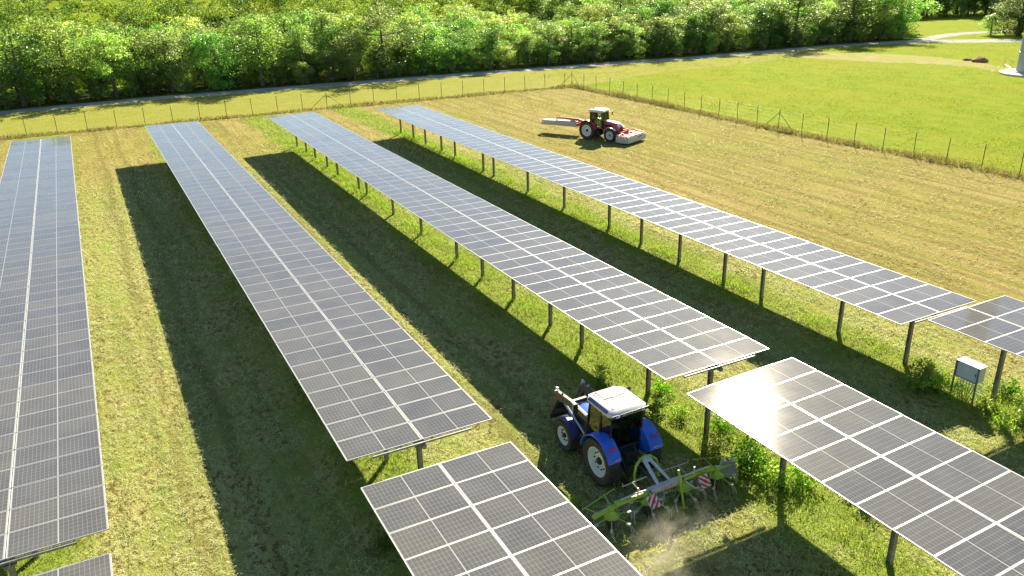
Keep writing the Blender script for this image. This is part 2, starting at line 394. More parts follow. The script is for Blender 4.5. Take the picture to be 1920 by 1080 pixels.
# ------------------------------------------------------------------ trees
def leaf_cloud(centers, radii, per, size, seedv, flat=.0, shell=.55, squash=.8, tintbias=None):
    """leaf quads gathered in clumps -> verts, faces, tint per face"""
    g = np.random.default_rng(seedv); V = []; TT = []
    for c, r in zip(centers, radii):
        n = int(per*r*r)
        d = g.normal(size=(n, 3)); d /= np.linalg.norm(d, axis=1)[:, None]
        rad = r*(shell+(1-shell)*g.random(n)**.6)*g.uniform(.8, 1.15, n)
        p = np.array(c)+d*rad[:, None]*np.array([1, 1, squash])
        nn = d*.6+g.normal(size=(n, 3))*.7+np.array([0, 0, .35]); nn /= np.linalg.norm(nn, axis=1)[:, None]
        a = np.cross(nn, g.normal(size=(n, 3))); a /= np.linalg.norm(a, axis=1)[:, None]; bb = np.cross(nn, a)
        s = size*g.uniform(.6, 1.35, n)[:, None]
        V.append(np.stack([p-a*s*.5, p+bb*s*.32, p+a*s*.5, p-bb*s*.32], 1)); 
        TT.append(np.clip(g.normal(.45, .25, n)+g.normal(0, .15), 0, 1))
    V = np.concatenate(V).reshape(-1, 3); TT = np.concatenate(TT); return V, TT
def quads_mesh(name, V, tint, m, k=4):
    n = len(V)//k; me = bpy.data.meshes.new(name)
    me.vertices.add(len(V)); me.vertices.foreach_set('co', V.astype(np.float32).ravel())
    me.loops.add(n*k); me.loops.foreach_set('vertex_index', np.arange(n*k, dtype=np.int32))
    me.polygons.add(n); me.polygons.foreach_set('loop_start', np.arange(0, n*k, k, dtype=np.int32)); me.polygons.foreach_set('loop_total', np.full(n, k, dtype=np.int32))
    at = me.attributes.new('tint', 'FLOAT', 'FACE'); at.data.foreach_set('value', tint.astype(np.float32))
    me.materials.append(m); me.update(calc_edges=True); return me
def tree_variant(i):
    """unit tree about 10 m tall: trunk with limbs, clumpy crown"""
    g = random.Random(100+i); shape = i % 4
    wid = [2.6, 3.2, 2.2, 3.6][shape]*g.uniform(.9, 1.1); base = [1.0, 1.6, .8, 2.0][shape]
    t = MB(); lean = Vector((g.uniform(-.5, .5), g.uniform(-.5, .5), 0))
    tp = [Vector((0, 0, -.3))+lean*0, lean*.2+Vector((0, 0, 2.2)), lean*.6+Vector((0, 0, 4.6)), lean+Vector((0, 0, 7.4)), lean*1.1+Vector((0, 0, 9.0))]
    t.tube(tp, [.24, .19, .14, .08, .03], 8)
    C = []; RR = []
    nl = 11
    for j in range(nl):
        z = 2.0+6.2*(j/nl)+g.uniform(-.3, .3); q = j*2.4+g.uniform(-.5, .5)
        reach = wid*(math.sin(math.pi*min(1, (z-base)/(10.0-base))**.75)*.75+.2)*g.uniform(.75, 1.15)
        p0 = lean*(z/9)+Vector((0, 0, z)); p1 = p0+Vector((math.cos(q)*reach*.55, math.sin(q)*reach*.55, .55)); p2 = p0+Vector((math.cos(q)*reach, math.sin(q)*reach, g.uniform(.4, 1.3)))
        t.tube([p0, p1, p2], [.075, .05, .02], 6)
        for pp, rr in ((p2, .95), (p1+Vector((0, 0, .3)), .85)):
            C.append(tuple(pp)); RR.append(rr*g.uniform(.95, 1.5))
            for e in range(1):
                C.append(tuple(pp+Vector((g.gauss(0, .75), g.gauss(0, .75), g.gauss(.1, .6))))); RR.append(g.uniform(.4, .85))
    for j in range(7):
        C.append(tuple(lean*1.05+Vector((g.gauss(0, .7), g.gauss(0, .7), g.uniform(7.6, 9.5))))); RR.append(g.uniform(.5, .95))
    for j in range(8):
        q = g.uniform(0, 6.28); C.append((math.cos(q)*wid*.6, math.sin(q)*wid*.6, g.uniform(.7, 2.6))); RR.append(g.uniform(.6, 1.0))
    V, TT = leaf_cloud(C, RR, 165, .22, 500+i, shell=.68)
    return t.mesh('trunk', M_BARK, smooth=True), quads_mesh('crown', V, TT, M_LEAF2 if i in (2, 5, 7) else M_LEAF)
TREES = [tree_variant(i) for i in range(8)]
def tree(x, y, h, label, group=None, var=None, sw=1.0, cat='tree'):
    k = random.randrange(8) if var is None else var
    if var is None and (58 < x < 92 or 138 < x < 160) and random.random() < .7: k = random.choice((2, 5, 7))
    o = empty('tree', (x, y, 0), random.uniform(0, 6.28)); s = h/10.0
    o.scale = (s*sw, s*sw, s); tag(o, label, cat, group)
    link('trunk', TREES[k][0], o); link('crown', TREES[k][1], o); return o
ORD = ['first', 'second', 'third', 'fourth', 'fifth', 'sixth', 'seventh', 'eighth', 'ninth', 'tenth', 'eleventh', 'twelfth', 'thirteenth', 'fourteenth', 'fifteenth', 'sixteenth', 'seventeenth', 'eighteenth', 'nineteenth', 'twentieth']
def ordn(i):
    if i < 20: return ORD[i]
    t = ['twenty', 'thirty', 'forty', 'fifty'][(i+1)//10-2]; u = (i+1) % 10
    return (t+'-'+ORD[u-1]) if u else {'twenty': 'twentieth', 'thirty': 'thirtieth', 'forty': 'fortieth', 'fifty': 'fiftieth'}[t]
def edge_y(x):      # far kerb of the road = forest edge
    pts = [(-60, 129.7), (-14, 129.9), (6, 130.0), (33, 127.4), (60, 124.2), (94, 119.6), (131, 116.6), (152, 113)]
    for (a, b_), (c, d) in zip(pts, pts[1:]):
        if x <= c: return b_+(d-b_)*(x-a)/(c-a)
    return 113
def hgt(x): 
    # crown height along the edge as the skyline of the front trees runs
    return float(np.interp(x, [-30, -14, 0, 12, 25, 40, 52, 62, 72, 84, 95, 106, 118, 130, 142, 150], [9.5, 9, 10, 8.4, 8.8, 9.4, 9.0, 6.4, 6.2, 7.2, 10.4, 10, 9.4, 10.6, 11, 10.2]))
x = -24.0; nfront = 0
while x < 151.5:
    h = hgt(x)*random.choice((.74, .9, 1.0, 1.08, 1.2))*random.uniform(.95, 1.05)
    tree(x, edge_y(x)+2.9+random.uniform(-.5, .9), h, '%s tree from the left in the front row along the road' % ordn(nfront), 'front trees along the gravel road', sw=random.uniform(1.2, 1.6))
    nfront += 1; x += random.uniform(5.4, 8.4)
# undergrowth shrubs between the front trunks
nb = 0; x = -22.0
while x < 151:
    tree(x, edge_y(x)+1.3+random.uniform(-.3, .6), random.uniform(2.4, 4.4), '%s low shrub from the left at the foot of the roadside trees' % ordn(nb), 'shrubs at the forest edge', sw=1.25, cat='shrub')
    nb += 1; x += random.uniform(3.0, 4.6)
# gently rising hillside behind the tree belt
def hill_z(x, dy):
    fx = min(1, max(0, (140-x)/45)); t = max(0, dy-13)
    return fx*.125*t*min(1, t/25)
hv_ = []; hf_ = []; HX = list(range(-130, 161, 10)); HY = [12, 16, 22, 30, 40, 52, 66, 82, 100, 125, 160, 220]
for j, dy in enumerate(HY):
    for i, x in enumerate(HX):
        hv_.append((x, edge_y(max(-60, min(x, 150)))+dy, hill_z(x, dy)+.01))
        if i and j: a_ = j*len(HX)+i; hf_.append((a_-1-len(HX), a_-len(HX), a_, a_-1))
me = bpy.data.meshes.new('hillside'); me.from_pydata(hv_, [], hf_); me.materials.append(M_MEADOW); me.polygons.foreach_set('use_smooth', [True]*len(hf_)); tag(link('hillside', me), kind='structure')
x = -30.0
while x < 153:
    tree(x, edge_y(x)+4.4+random.uniform(-.6, .6), random.uniform(3.2, 5.2), 'shrub half hidden between the trunks of the roadside trees', 'inner shrubs of the forest edge', sw=1.5, cat='shrub'); x += random.uniform(3.6, 5.4)
# rows of the wood behind
for row, (dy, sp, hm) in enumerate([(6.5, 5.6, .95), (12.0, 5.6, 1.04), (17.0, 5.8, 1.06)]):
    x = -34+row*1.7
    while x < 148+dy*1.1:
        h = (hgt(x)*.5+8.9*.5)*hm*random.uniform(.8, 1.15)
        tree(x+random.uniform(-1, 1), edge_y(x)+dy+random.uniform(-1.5, 1.5), h, 'leafy tree in the belt directly behind the roadside row', 'trees of the belt behind the front row', sw=random.uniform(1.05, 1.45))
        x += sp*random.uniform(.75, 1.25)
def seen(x, y, z): return bool(in_view(np.array([[x, y, z], [x, y, z+4]]), .06).any())
for row, (dy, sp) in enumerate([(22, 6.5), (28, 6.5), (35, 7)]):
    x = -40+row*1.7
    while x < 140+dy*.9:
        tx, ty = x+random.uniform(-2, 2), dy+random.uniform(-3, 3); tz = hill_z(tx, ty)
        if seen(tx, edge_y(x)+ty, tz): tree(tx, edge_y(x)+ty, random.uniform(3.8, 6.8)*(1.5 if x > 88 else 1), 'low scrubby tree in the thicket just beyond the tree belt', 'thicket beyond the tree belt', sw=random.uniform(1.5, 2.1)).location.z = tz
        x += sp*random.uniform(.75, 1.25)
# the far thicket on the hillside reads as one mass
VV = []; TTs = []
for row, (dy, sp) in enumerate([(41, 5.4), (49, 5.6), (58, 6), (68, 6.6), (79, 7.2), (92, 8), (107, 9)]):
    x = -45+row*1.7
    while x < 140+dy*.9:
        tx, ty = x+random.uniform(-2.5, 2.5), dy+random.uniform(-4, 4); tz = hill_z(tx, ty); h = random.uniform(3.6, 7.5)*(1.45 if x > 88 else 1); wd = h*random.uniform(.45, .7)
        if seen(tx, edge_y(x)+ty, tz):
            C = [(tx+random.gauss(0, wd*.45), edge_y(x)+ty+random.gauss(0, wd*.45), tz+h*random.uniform(.2, .9)) for _ in range(16)]; RR = [wd*random.uniform(.22, .42) for _ in C]
            V, TT = leaf_cloud(C, RR, 75, .36, random.randrange(10**6)); VV.append(V); TTs.append(np.clip(TT*.8+random.uniform(-.25, .45), 0, 1))
        x += sp*random.uniform(.75, 1.25)
tag(link('thicket', quads_mesh('thicket', np.concatenate(VV), np.concatenate(TTs), leafy_mat('thicket leaves', (.06, .12, .018), (.30, .39, .06), .55, False, .5, .4))), 'far green thicket covering the hillside above the tree belt', 'thicket', None, 'stuff')
# far wood behind the far field, tree and bushes by the path
for i in range(17):
    tree(198+i*3.4+random.uniform(-1, 1), 156-i*2.1+random.uniform(-1, 2), random.uniform(9, 12), 'dark tree of the distant wood behind the small far field', 'distant wood', sw=1.2)
for i in range(14):
    tree(203+i*4+random.uniform(-1, 1), 163-i*2.4+random.uniform(-2, 3), random.uniform(12, 15), 'dark tree of the distant wood behind the small far field', 'distant wood', sw=1.2)
for i in range(16):
    tree(197+i*3.6+random.uniform(-1, 1), 153.5-i*2.2+random.uniform(-.8, .8), random.uniform(4.5, 6.5), 'low shrub closing the foot of the distant wood', 'shrubs of the distant wood', sw=2.0, cat='shrub')
tree(172, 105.0, 10.5, 'large dark tree at the top right corner beside the gravel path', None, 0, 1.9)
tree(177, 102, 10.5, 'tree standing behind the large tree in the top right corner', None, 3, 1.6)
tree(168.2, 108.3, 4.2, 'round grey-green bush left of the large tree at the path', None, 2, 2.0, 'bush')
tree(171.5, 104, 4.4, 'small bush squeezed against the large tree at the path', None, 0, 2.4, 'bush')

# ------------------------------------------------------------------ grass, hay and weeds
def blades(name, P, length, width, lean, tint, m, kind='stuff', label=None, cat=None):
    n = len(P); az = rng.uniform(0, 2*np.pi, n)
    dirv = np.stack([np.cos(az), np.sin(az), np.zeros(n)], 1); side = np.stack([-np.sin(az), np.cos(az), np.zeros(n)], 1)
    tip = P+dirv*(length*np.sin(lean))[:, None]; tip[:, 2] += length*np.cos(lean)
    base = P.copy(); base[:, 2] += .012
    mid = base*.45+tip*.55; mid[:, 2] += length*.12
    V = np.stack([base, mid+side*width[:, None]*.5, tip, mid-side*width[:, None]*.5], 1).reshape(-1, 3)
    o = link(name, quads_mesh(name, V, tint, m, 4)); tag(o, label, cat, None, kind); return o
def vnoise(x, y, s, seed):
    g = np.random.default_rng(seed); N = 64; T_ = g.random((N, N))
    u = x*s; v = y*s; i = np.floor(u).astype(int); j = np.floor(v).astype(int); fu = u-i; fv = v-j
    fu = fu*fu*(3-2*fu); fv = fv*fv*(3-2*fv)
    a = T_[i % N, j % N]; b_ = T_[(i+1) % N, j % N]; c = T_[i % N, (j+1) % N]; d = T_[(i+1) % N, (j+1) % N]
    return (a*(1-fu)+b_*fu)*(1-fv)+(c*(1-fu)+d*fu)*fv
def sample(x0, x1, y0, y1, dens, near=30.0, power=2.0):
    n = int((x1-x0)*(y1-y0)*dens); x = rng.uniform(x0, x1, n); y = rng.uniform(y0, y1, n)
    P = np.stack([x, y, np.zeros(n)], 1); d = np.linalg.norm(P-np.array(CAM), axis=1)
    keep = (rng.random(n) < np.minimum(1, (near/d))**power) & in_view(P)
    return P[keep], d[keep]
axes = np.array(list(AXX.values()))
P, d = sample(-22, 60, 7, 103, 290)
x_, y_ = P[:, 0], P[:, 1]
trk = np.abs((x_[:, None]+(vnoise(x_, y_, .07, 44)[:, None]-.5)*.6)-np.array([a+o for a in (-14.0, -2.6, 8.7, 19.9, 31.0, 36.5, 42.0, 47.5, 53.0) for o in (-.95, .95)])[None, :]).min(1) < .2
inside = (~trk | (rng.random(len(P)) < .3)) & (x_ < np.interp(y_, [0, 36, 60, 103], [61.2, 60.3, 59, 59]))
P, d, x_, y_ = P[inside], d[inside], x_[inside], y_[inside]
gdist = np.abs(x_[:, None]-axes[None, :]+.1).min(1)+(vnoise(x_, y_, .55, 3)-.5)*2.2
strip = np.clip((1.9-gdist)/1.0, 0, 1)
clump = vnoise(x_, y_, 1.9, 5)*.5+vnoise(x_, y_, 5.1, 6)*.5
swath = vnoise(x_+y_*.05, y_*.045, 1.3, 8)
isg = rng.random(len(P)) < strip*.9
dry = np.maximum(np.clip((x_-28)/6, 0, 1), np.clip((y_-70)/18, 0, 1))
keep = isg | (rng.random(len(P)) < np.clip((clump-.38)*4.5, .03, 1)*(.55+.6*swath)*(1-.84*dry))
P, d, strip, clump, isg, dry, swath = P[keep], d[keep], strip[keep], clump[keep], isg[keep], dry[keep], swath[keep]
sc_ = np.maximum(1, d/32)
hp = ~isg; n = hp.sum()
patch = vnoise(P[:, 0], P[:, 1], .23, 9)*.55+vnoise(P[:, 0], P[:, 1], .9, 10)*.45
blades('cut_hay', P[hp], rng.uniform(.10, .34, n)*sc_[hp]**.6, rng.uniform(.011, .025, n)*sc_[hp], np.radians(rng.uniform(50, 90, n)), np.clip((patch[hp]-.42)*1.6*(1-.4*dry[hp])+(.5-swath[hp])*.5+rng.normal(0, .25, n), 0, 1), M_HAY, label='loose straw coloured cut hay lying over the mown solar field', cat='hay')
n = isg.sum()
blades('grass', P[isg], rng.uniform(.06, .20, n)*sc_[isg]**.5*(.6+.8*clump[isg]), rng.uniform(.012, .024, n)*sc_[isg], np.radians(rng.uniform(15, 72, n)), np.clip(rng.normal(.55, .28, n), 0, 1), M_GRASS, label='green unmown grass under the rows of solar tables', cat='grass')
# taller tufts round the post lines, shared between long and near tables
PX = []
for xa in AXX.values():
    n = 9000; yy = rng.uniform(8, 85, n); q = vnoise(yy, yy*0+xa, .8, 61); yy = yy[q > .45]; n = len(yy)
    PX.append(np.stack([xa+rng.normal(0, .38, n), yy, np.zeros(n)], 1))
P = np.concatenate(PX); P = P[in_view(P)]; d = np.linalg.norm(P-np.array(CAM), axis=1); n = len(P)
blades('tall_grass', P, rng.uniform(.12, .36, n), rng.uniform(.014, .026, n)*np.maximum(1, d/35), np.radians(rng.uniform(0, 45, n)), np.clip(rng.normal(.6, .28, n), 0, 1), M_GRASS, label='taller bright grass tufts along the feet of the table posts', cat='grass')
# tall dry grass along the fence foot
def along(pts, n, spread):
    pts = np.array(pts, float); seg = np.linalg.norm(np.diff(pts, axis=0), axis=1); c = np.concatenate([[0], np.cumsum(seg)]); s = rng.uniform(0, c[-1], n)
    x = np.interp(s, c, pts[:, 0])+rng.normal(0, spread, n); y = np.interp(s, c, pts[:, 1])+rng.normal(0, spread, n); return np.stack([x, y, np.zeros(n)], 1)
FB = [(-30, 106.9), (-14, 106), (25, 103.3), (58.7, 100.0)]; FS = [(58.7, 100.0), (59.2, 76), (59.0, 60), (60.4, 37), (61.4, 22)]
P = along(FS, 9000, .33); n = len(P); hh = vnoise(P[:, 0], P[:, 1], .35, 21)
blades('dry_fence_grass', P, rng.uniform(.25, .8, n)*(.45+.8*hh), rng.uniform(.03, .07, n), np.radians(rng.uniform(0, 35, n)), np.clip(rng.normal(.5, .3, n), 0, 1), M_DRY, label='tall dry brown grass along the foot of the right fence', cat='grass')
P = along(FB, 6000, .28); n = len(P); hh = vnoise(P[:, 0], P[:, 1], .35, 22)
blades('dry_fence_grass', P, rng.uniform(.2, .55, n)*(.4+.8*hh), rng.uniform(.05, .1, n), np.radians(rng.uniform(0, 40, n)), np.clip(rng.normal(.4, .3, n), 0, 1), M_DRY, label='thin line of dry grass along the foot of the back fence', cat='grass')
# meadow tufts on the right field and verge
P, d = sample(59, 165, 24, 120, 22, 90, 1.2)
cl = vnoise(P[:, 0], P[:, 1], .8, 31)*.5+vnoise(P[:, 0], P[:, 1], .25, 32)*.5
road = np.array([edge_y(v) for v in P[:, 0]])
k_ = (cl > .52) & (P[:, 0] > np.interp(P[:, 1], [20, 36, 60, 103], [62.2, 61.2, 60, 60])) & (P[:, 1] < road-6) & ~((P[:, 0] > 108) & (P[:, 0] < 127) & (P[:, 1] > 78) & (P[:, 1] < 116))
P = P[k_]; n = len(P)
blades('meadow_grass', P, rng.uniform(.10, .28, n), rng.uniform(.04, .08, n), np.radians(rng.uniform(25, 80, n)), np.clip(rng.normal(.6, .3, n), 0, 1), leafy_mat('meadow blades', (.19, .26, .015), (.30, .35, .03), .45, False, spec=.12), label='bright green meadow grass on the field right of the fence', cat='grass')

# leafy weeds by posts and cabinet
def weed_variant(i):
    g = random.Random(900+i); C = [(g.gauss(0, .28), g.gauss(0, .28), g.uniform(.12, .75)) for _ in range(16)]; RR = [g.uniform(.16, .30) for _ in C]
    V, TT = leaf_cloud(C, RR, 700, .10, 950+i, shell=.2, squash=1.0)
    s = MB()
    for c in C: s.tube([(c[0]*.2, c[1]*.2, -.03), (c[0]*.7, c[1]*.7, c[2]*.6), c], [.010, .007, .003], 5)
    return quads_mesh('leaves', V, TT, M_WEED), s.mesh('stem', M_WEED)
WEEDS = [weed_variant(i) for i in range(4)]
def weed(x, y, s, label, hz=1.0):
    k = random.randrange(4); o = empty('weed', (x, y, 0), random.uniform(0, 6.28)); o.scale = (s, s, s*hz); tag(o, label, 'weed', 'leafy weeds growing under the panels')
    link('leaves', WEEDS[k][0], o); link('stem', WEEDS[k][1], o); return o
for (x, y, s, lab) in [
    (24.6, 18.3, 1.7, 'tall dark weed left of the grey electrical cabinet, nearer the table post'), (24.9, 17.5, 1.5, 'tall dark weed touching the left side of the grey cabinet'),
    (24.0, 18.0, 1.2, 'low weed in the shade in front of the cabinet weeds'), (26.0, 18.6, 1.1, 'small weed behind the grey cabinet'),
    (14.5, 17.3, 1.7, 'large leafy weed at the right end of the tedder'), (15.1, 18.1, 1.5, 'leafy weed beside the post right of the blue tractor'), (13.9, 18.5, 1.2, 'low weed between the tractor and the nearest post'),
    (14.2, 15.9, 1.5, 'leafy weed at the foot of the glare table post'), (15.2, 15.7, 1.4, 'leafy weed just right of the glare table post'), (13.2, 17.6, 1.0, 'small weed behind the raised grey deflector'),
    (12.7, 24.4, 1.2, 'weed beside the post behind the tractor roof'), (13.6, 25.6, 1.0, 'small weed under the middle table behind the tractor'), (15.0, 23.0, 1.1, 'small weed under the near end of the middle table'),
    (13.4, 21.9, 1.2, 'weed right of the blue tractor cab'), (14.3, 21.2, 1.0, 'small weed right of the blue rear fender'),
    (2.2, 20.0, 1.3, 'bright weed in the gap left of the second table post'), (1.6, 19.7, 1.2, 'leftmost weed in the gap between the two centre tables'), (2.8, 19.6, 1.0, 'small weed at the post in the centre gap'),
    (26.6, 15.0, 1.2, 'weed right of the last post at the right edge'), (25.5, 14.2, 1.3, 'sunlit weed below the right edge post'), (24.4, 14.6, 1.1, 'sunlit weed patch in front of the cabinet'), (7.6, 18.6, .8, 'small weed between the tractor wheel and the centre table'),
    (25.3, 18.4, 1.4, 'bright weed right behind the post left of the cabinet'), (25.0, 15.5, 1.2, 'bright weed below the right leg of the cabinet'), (26.8, 16.0, 1.3, 'bright weed behind the post right of the cabinet'), (15.0, 19.4, 1.2, 'weed at the foot of the post right of the tractor'),
    (16.3, 14.0, 1.1, 'weed under the middle of the glare table'), (17.0, 30.2, .9, 'weed under the right table edge behind the shadow')]:
    weed(x, y, s*.72, lab)

# ------------------------------------------------------------------ fences
M_FENCE = mat('dark fence steel', (.10, .085, .06), .7, .2, noise=.4, nscale=4)
M_WIRE = mat('fence wire', (.35, .35, .33), .5, .7)
b = MB(); b.tube([(0, 0, -.3), (0, 0, 2.12)], .032, 8); b.lathe([(2.12, .036), (2.15, .04), (2.17, 0.001)], (0, 0, 0), 'z', 8); ME_FPOST = b.mesh('post', M_FENCE)
def interp_line(pts, s):
    acc = 0
    for a, c in zip(pts, pts[1:]):
        a = Vector(a); c = Vector(c); L = (c-a).length
        if s <= acc+L: return a+(c-a)*((s-acc)/L)
        acc += L
    return Vector(pts[-1])
def fence(label, pts, step, braces, start=0.0):
    root = empty('wire_fence', (pts[0][0], pts[0][1], 0)); tag(root, label, 'fence', 'wire fences round the solar field'); o0 = Vector(pts[0])
    L = sum((Vector(c)-Vector(a)).length for a, c in zip(pts, pts[1:])); s = start; P_ = []
    while s <= L:
        q = interp_line(pts, s)-o0; P_.append(q)
        link('post', ME_FPOST, root, (q.x, q.y, 0), (R(random.uniform(-1.5, 1.5)), R(random.uniform(-1.5, 1.5)), 0)); s += step
    for z in (.15, .55, .95, 1.35, 1.75, 2.05):
        wb = MB(); wb.tube([(q.x, q.y, z+random.uniform(-.02, .02)) for q in P_], .004, 4); wb.build('wire', M_WIRE, root)
    for s in braces:
        q = interp_line(pts, max(0, min(L, s)))-o0
        for sg in (-1, 1):
            if not 0 <= s+sg*2.2 <= L: continue
            e = interp_line(pts, s+sg*2.2)-o0
            bb = MB(); bb.tube([(q.x, q.y, 1.85), (e.x, e.y, .05)], .026, 6); bb.build('brace', M_FENCE, root)
    return root
fence('long wire fence along the back of the solar field, before the road', FB, 3.1, [53.7, 89.0], start=1.0)
fence('wire fence on the right side of the solar field, dividing it from the green meadow', FS, 3.05, [0.0, 39.65], start=0.0)

# ------------------------------------------------------------------ turbine tower, mound, cabinet
M_TOWER = mat('tower grey paint', (.36, .39, .40), .5, noise=.1, nscale=.5)
M_CONC = mat('pale concrete', (.58, .57, .53), .85, noise=.25, nscale=2, bump=.2)
tw = empty('turbine_tower', (117.93, 68.88, 0)); tag(tw, 'grey tubular tower on a round concrete slab at the right edge', 'tower')
b = MB(); b.lathe([(.25, 2.6), (3, 2.57), (3.02, 2.61), (3.1, 2.61), (3.12, 2.56), (30, 2.2), (60, 1.8)], (0, 0, 0), 'z', 40); b.build('shaft', M_TOWER, tw, smooth=True)
b = MB(); b.lathe([(-.2, 4.6), (.22, 4.6), (.26, 4.54), (.28, .5)], (0, 0, 0), 'z', 40); b.build('slab', M_CONC, tw, smooth=True)
b = MB(); b.lathe([(.27, 2.85), (.40, 2.85), (.40, 2.5)], (0, 0, 0), 'z', 40); b.build('flange', M_TOWER, tw, smooth=True)
st = empty('entry_steps', (119.64, 73.85, .28), R(40)); tag(st, 'small metal entry steps with thin handrail beside the tower foot', 'steps')
for i in range(3):
    b = MB(); b.box((0, .3*i, .1+.17*i), (1.1, .3, .04)); b.build('tread', M_STEEL, st)
for s in (-1, 1):
    b = MB(); b.tube([(s*.55, -.2, 0), (s*.55, -.2, 1.0), (s*.55, .8, 1.5), (s*.55, .8, .1)], .022, 6); b.build('handrail', M_STEEL, st)
M_SOIL = mat('brown heaped earth', (.17, .10, .05), .95, noise=.5, nscale=2.5, bump=1.0, bscale=5, dirt=(.24, .14, .06))
def mound(name, loc, sx, sy, sz, seedv, label):
    g = random.Random(seedv); bm = bmesh.new(); bmesh.ops.create_icosphere(bm, subdivisions=4, radius=1)
    from mathutils import noise as mn
    for v in bm.verts:
        k = 1+.22*mn.noise(v.co*1.8+Vector((seedv, 0, 0)))+.1*mn.noise(v.co*5); v.co = Vector((v.co.x*sx*k, v.co.y*sy*k, max(-.15, v.co.z)*sz*k))
    me = bpy.data.meshes.new(name); bm.to_mesh(me); bm.free(); me.materials.append(M_SOIL); me.polygons.foreach_set('use_smooth', [True]*len(me.polygons))
    return tag(link(name, me, None, loc), label, 'mound')
mound('earth_mound', (125.3, 82.2, 0), 1.35, 1.1, .80, 3, 'large rounded brown heap on the meadow near the tower')
mound('earth_mound', (125.6, 84.6, 0), .8, .6, .4, 9, 'low brown heap just left of the large rounded heap')

cab = empty('electrical_cabinet', (25.2, 16.58, 0)); tag(cab, 'pale blue-grey electrical cabinet on two posts under the right edge table', 'cabinet')
M_CAB = mat('cabinet grey paint', (.52, .58, .62), .4, noise=.1, nscale=3); M_CABD = mat('cabinet dark frame', (.12, .14, .16), .5)
b = MB(); b.box((.06, 0, 1.24), (.42, .96, .66)); b.build('housing', M_CAB, cab, bevel=.015)
b = MB(); b.box((-.158, 0, 1.24), (.012, .86, .58)); dr = b.build('door', M_CAB, cab, bevel=.004)
b = MB(); b.box((-.172, -.36, 1.24), (.02, .03, .12)); b.build('handle', M_CABD, dr)
b = MB(); b.box((.05, 0, 1.592), (.52, 1.04, .03)); b.build('roof', M_CAB, cab, bevel=.008)
for s in (-1, 1):
    b = MB(); b.box((-.19, s*.47, .76), (.06, .055, 2.0-.4)); b.build('post', M_CABD, cab, bevel=.006)
b = MB(); b.box((-.165, 0, .905), (.02, .96, .03)); b.build('rail', M_CABD, cab)
for z in (.42, .60, .76):
    b = MB(); b.tube([(-.10, .35, z), (-.10, -.62, z-.02), (.22, -.70, z-.10), (.30, -.2, z-.12)], .016, 6); b.build('conduit', mat('white conduit', (.75, .75, .73), .5) if z == .42 else bpy.data.materials['white conduit'], cab)
for i in range(7):
    y = -.36+.12*i; b = MB(); b.tube([(-.02, y, .92), (-.02, y+.02, .6), (-.04+random.uniform(-.05, .05), y*.6, .25), (-.02, y*.4, -.05)], .014, 6); b.build('cable', M_CABLE, cab)
    b = MB(); b.lathe([(.90, .022), (.86, .022), (.84, .015)], (-.02, y, 0), 'z', 8); b.build('gland', bpy.data.materials['white conduit'], cab)

# ------------------------------------------------------------------ dust whirled up by the tedder
m = bpy.data.materials.new('hay dust'); m.use_nodes = True; k = NT(m); k.n.remove(k.n['Principled BSDF'])
pv = k.new('ShaderNodeVolumePrincipled'); pv.inputs['Color'].default_value = (.98, .94, .80, 1); pv.inputs['Anisotropy'].default_value = .35
tc = k.new('ShaderNodeTexCoord'); ln = k.new('ShaderNodeVectorMath', operation='LENGTH'); k.l.new(tc.outputs['Object'], ln.inputs[0])
fall = k.smooth(ln.outputs['Value'], 1.0, .15); nz = k.smooth(k.noise(tc.outputs['Object'], 2.2, 3, .6), .42, .68)
k.l.new(k.math('MULTIPLY', k.math('MULTIPLY', fall, nz), 1.1), pv.inputs['Density']); k.l.new(pv.outputs[0], k.n['Material Output'].inputs['Volume'])
bm = bmesh.new(); bmesh.ops.create_icosphere(bm, subdivisions=3, radius=1); me = bpy.data.meshes.new('dust'); bm.to_mesh(me); bm.free(); me.materials.append(m)
tag(link('dust', me, None, (8.9, 14.75, .6), (0, 0, R(20)), (2.7, 1.5, .75)), 'pale cloud of hay dust low over the ground behind the tedder', 'dust', None, 'stuff')

# ------------------------------------------------------------------ tractors
def paint(name, col, rough=.34): return mat(name, col, rough, 0, .5, .3, nscale=2.4, dirt=tuple(c*.85+d*.15 for c, d in zip(col, (.30, .25, .16))))
M_BLUE = paint('blue paint', (.015, .12, .66)); M_DBLUE = paint('dark blue paint', (.012, .03, .14)); M_WHITE = paint('white paint', (.62, .63, .62))
M_DRED = paint('dark red paint', (.52, .015, .03)); M_RED = paint('red paint', (.60, .025, .025)); M_GREENP = paint('lime green paint', (.30, .48, .03), .4)
M_CREAM = mat('cream rim paint', (.74, .76, .70), .45, noise=.15, nscale=4); M_DARK = mat('dark machinery', (.028, .028, .03), .55, .2, noise=.4, nscale=6)
M_TYRE = mat('tyre rubber', (.030, .028, .026), .85, noise=.5, nscale=5, dirt=(.075, .065, .05)); M_LGREY = mat('light grey steel', (.55, .60, .63), .4, .1, noise=.15, nscale=5)
M_ARM = mat('grey brown loader steel', (.13, .115, .10), .5, .3, noise=.4, nscale=5); M_ORANGE = mat('amber lens', (.85, .22, .02), .25); M_REDL = mat('red lens', (.6, .03, .03), .25)
M_TEDW = mat('pale painted steel', (.52, .50, .45), .45, noise=.2, nscale=8); M_TRED = mat('red mark', (.55, .03, .03), .5); M_GREYP = mat('grey plastic', (.22, .22, .21), .6, noise=.2, nscale=4)
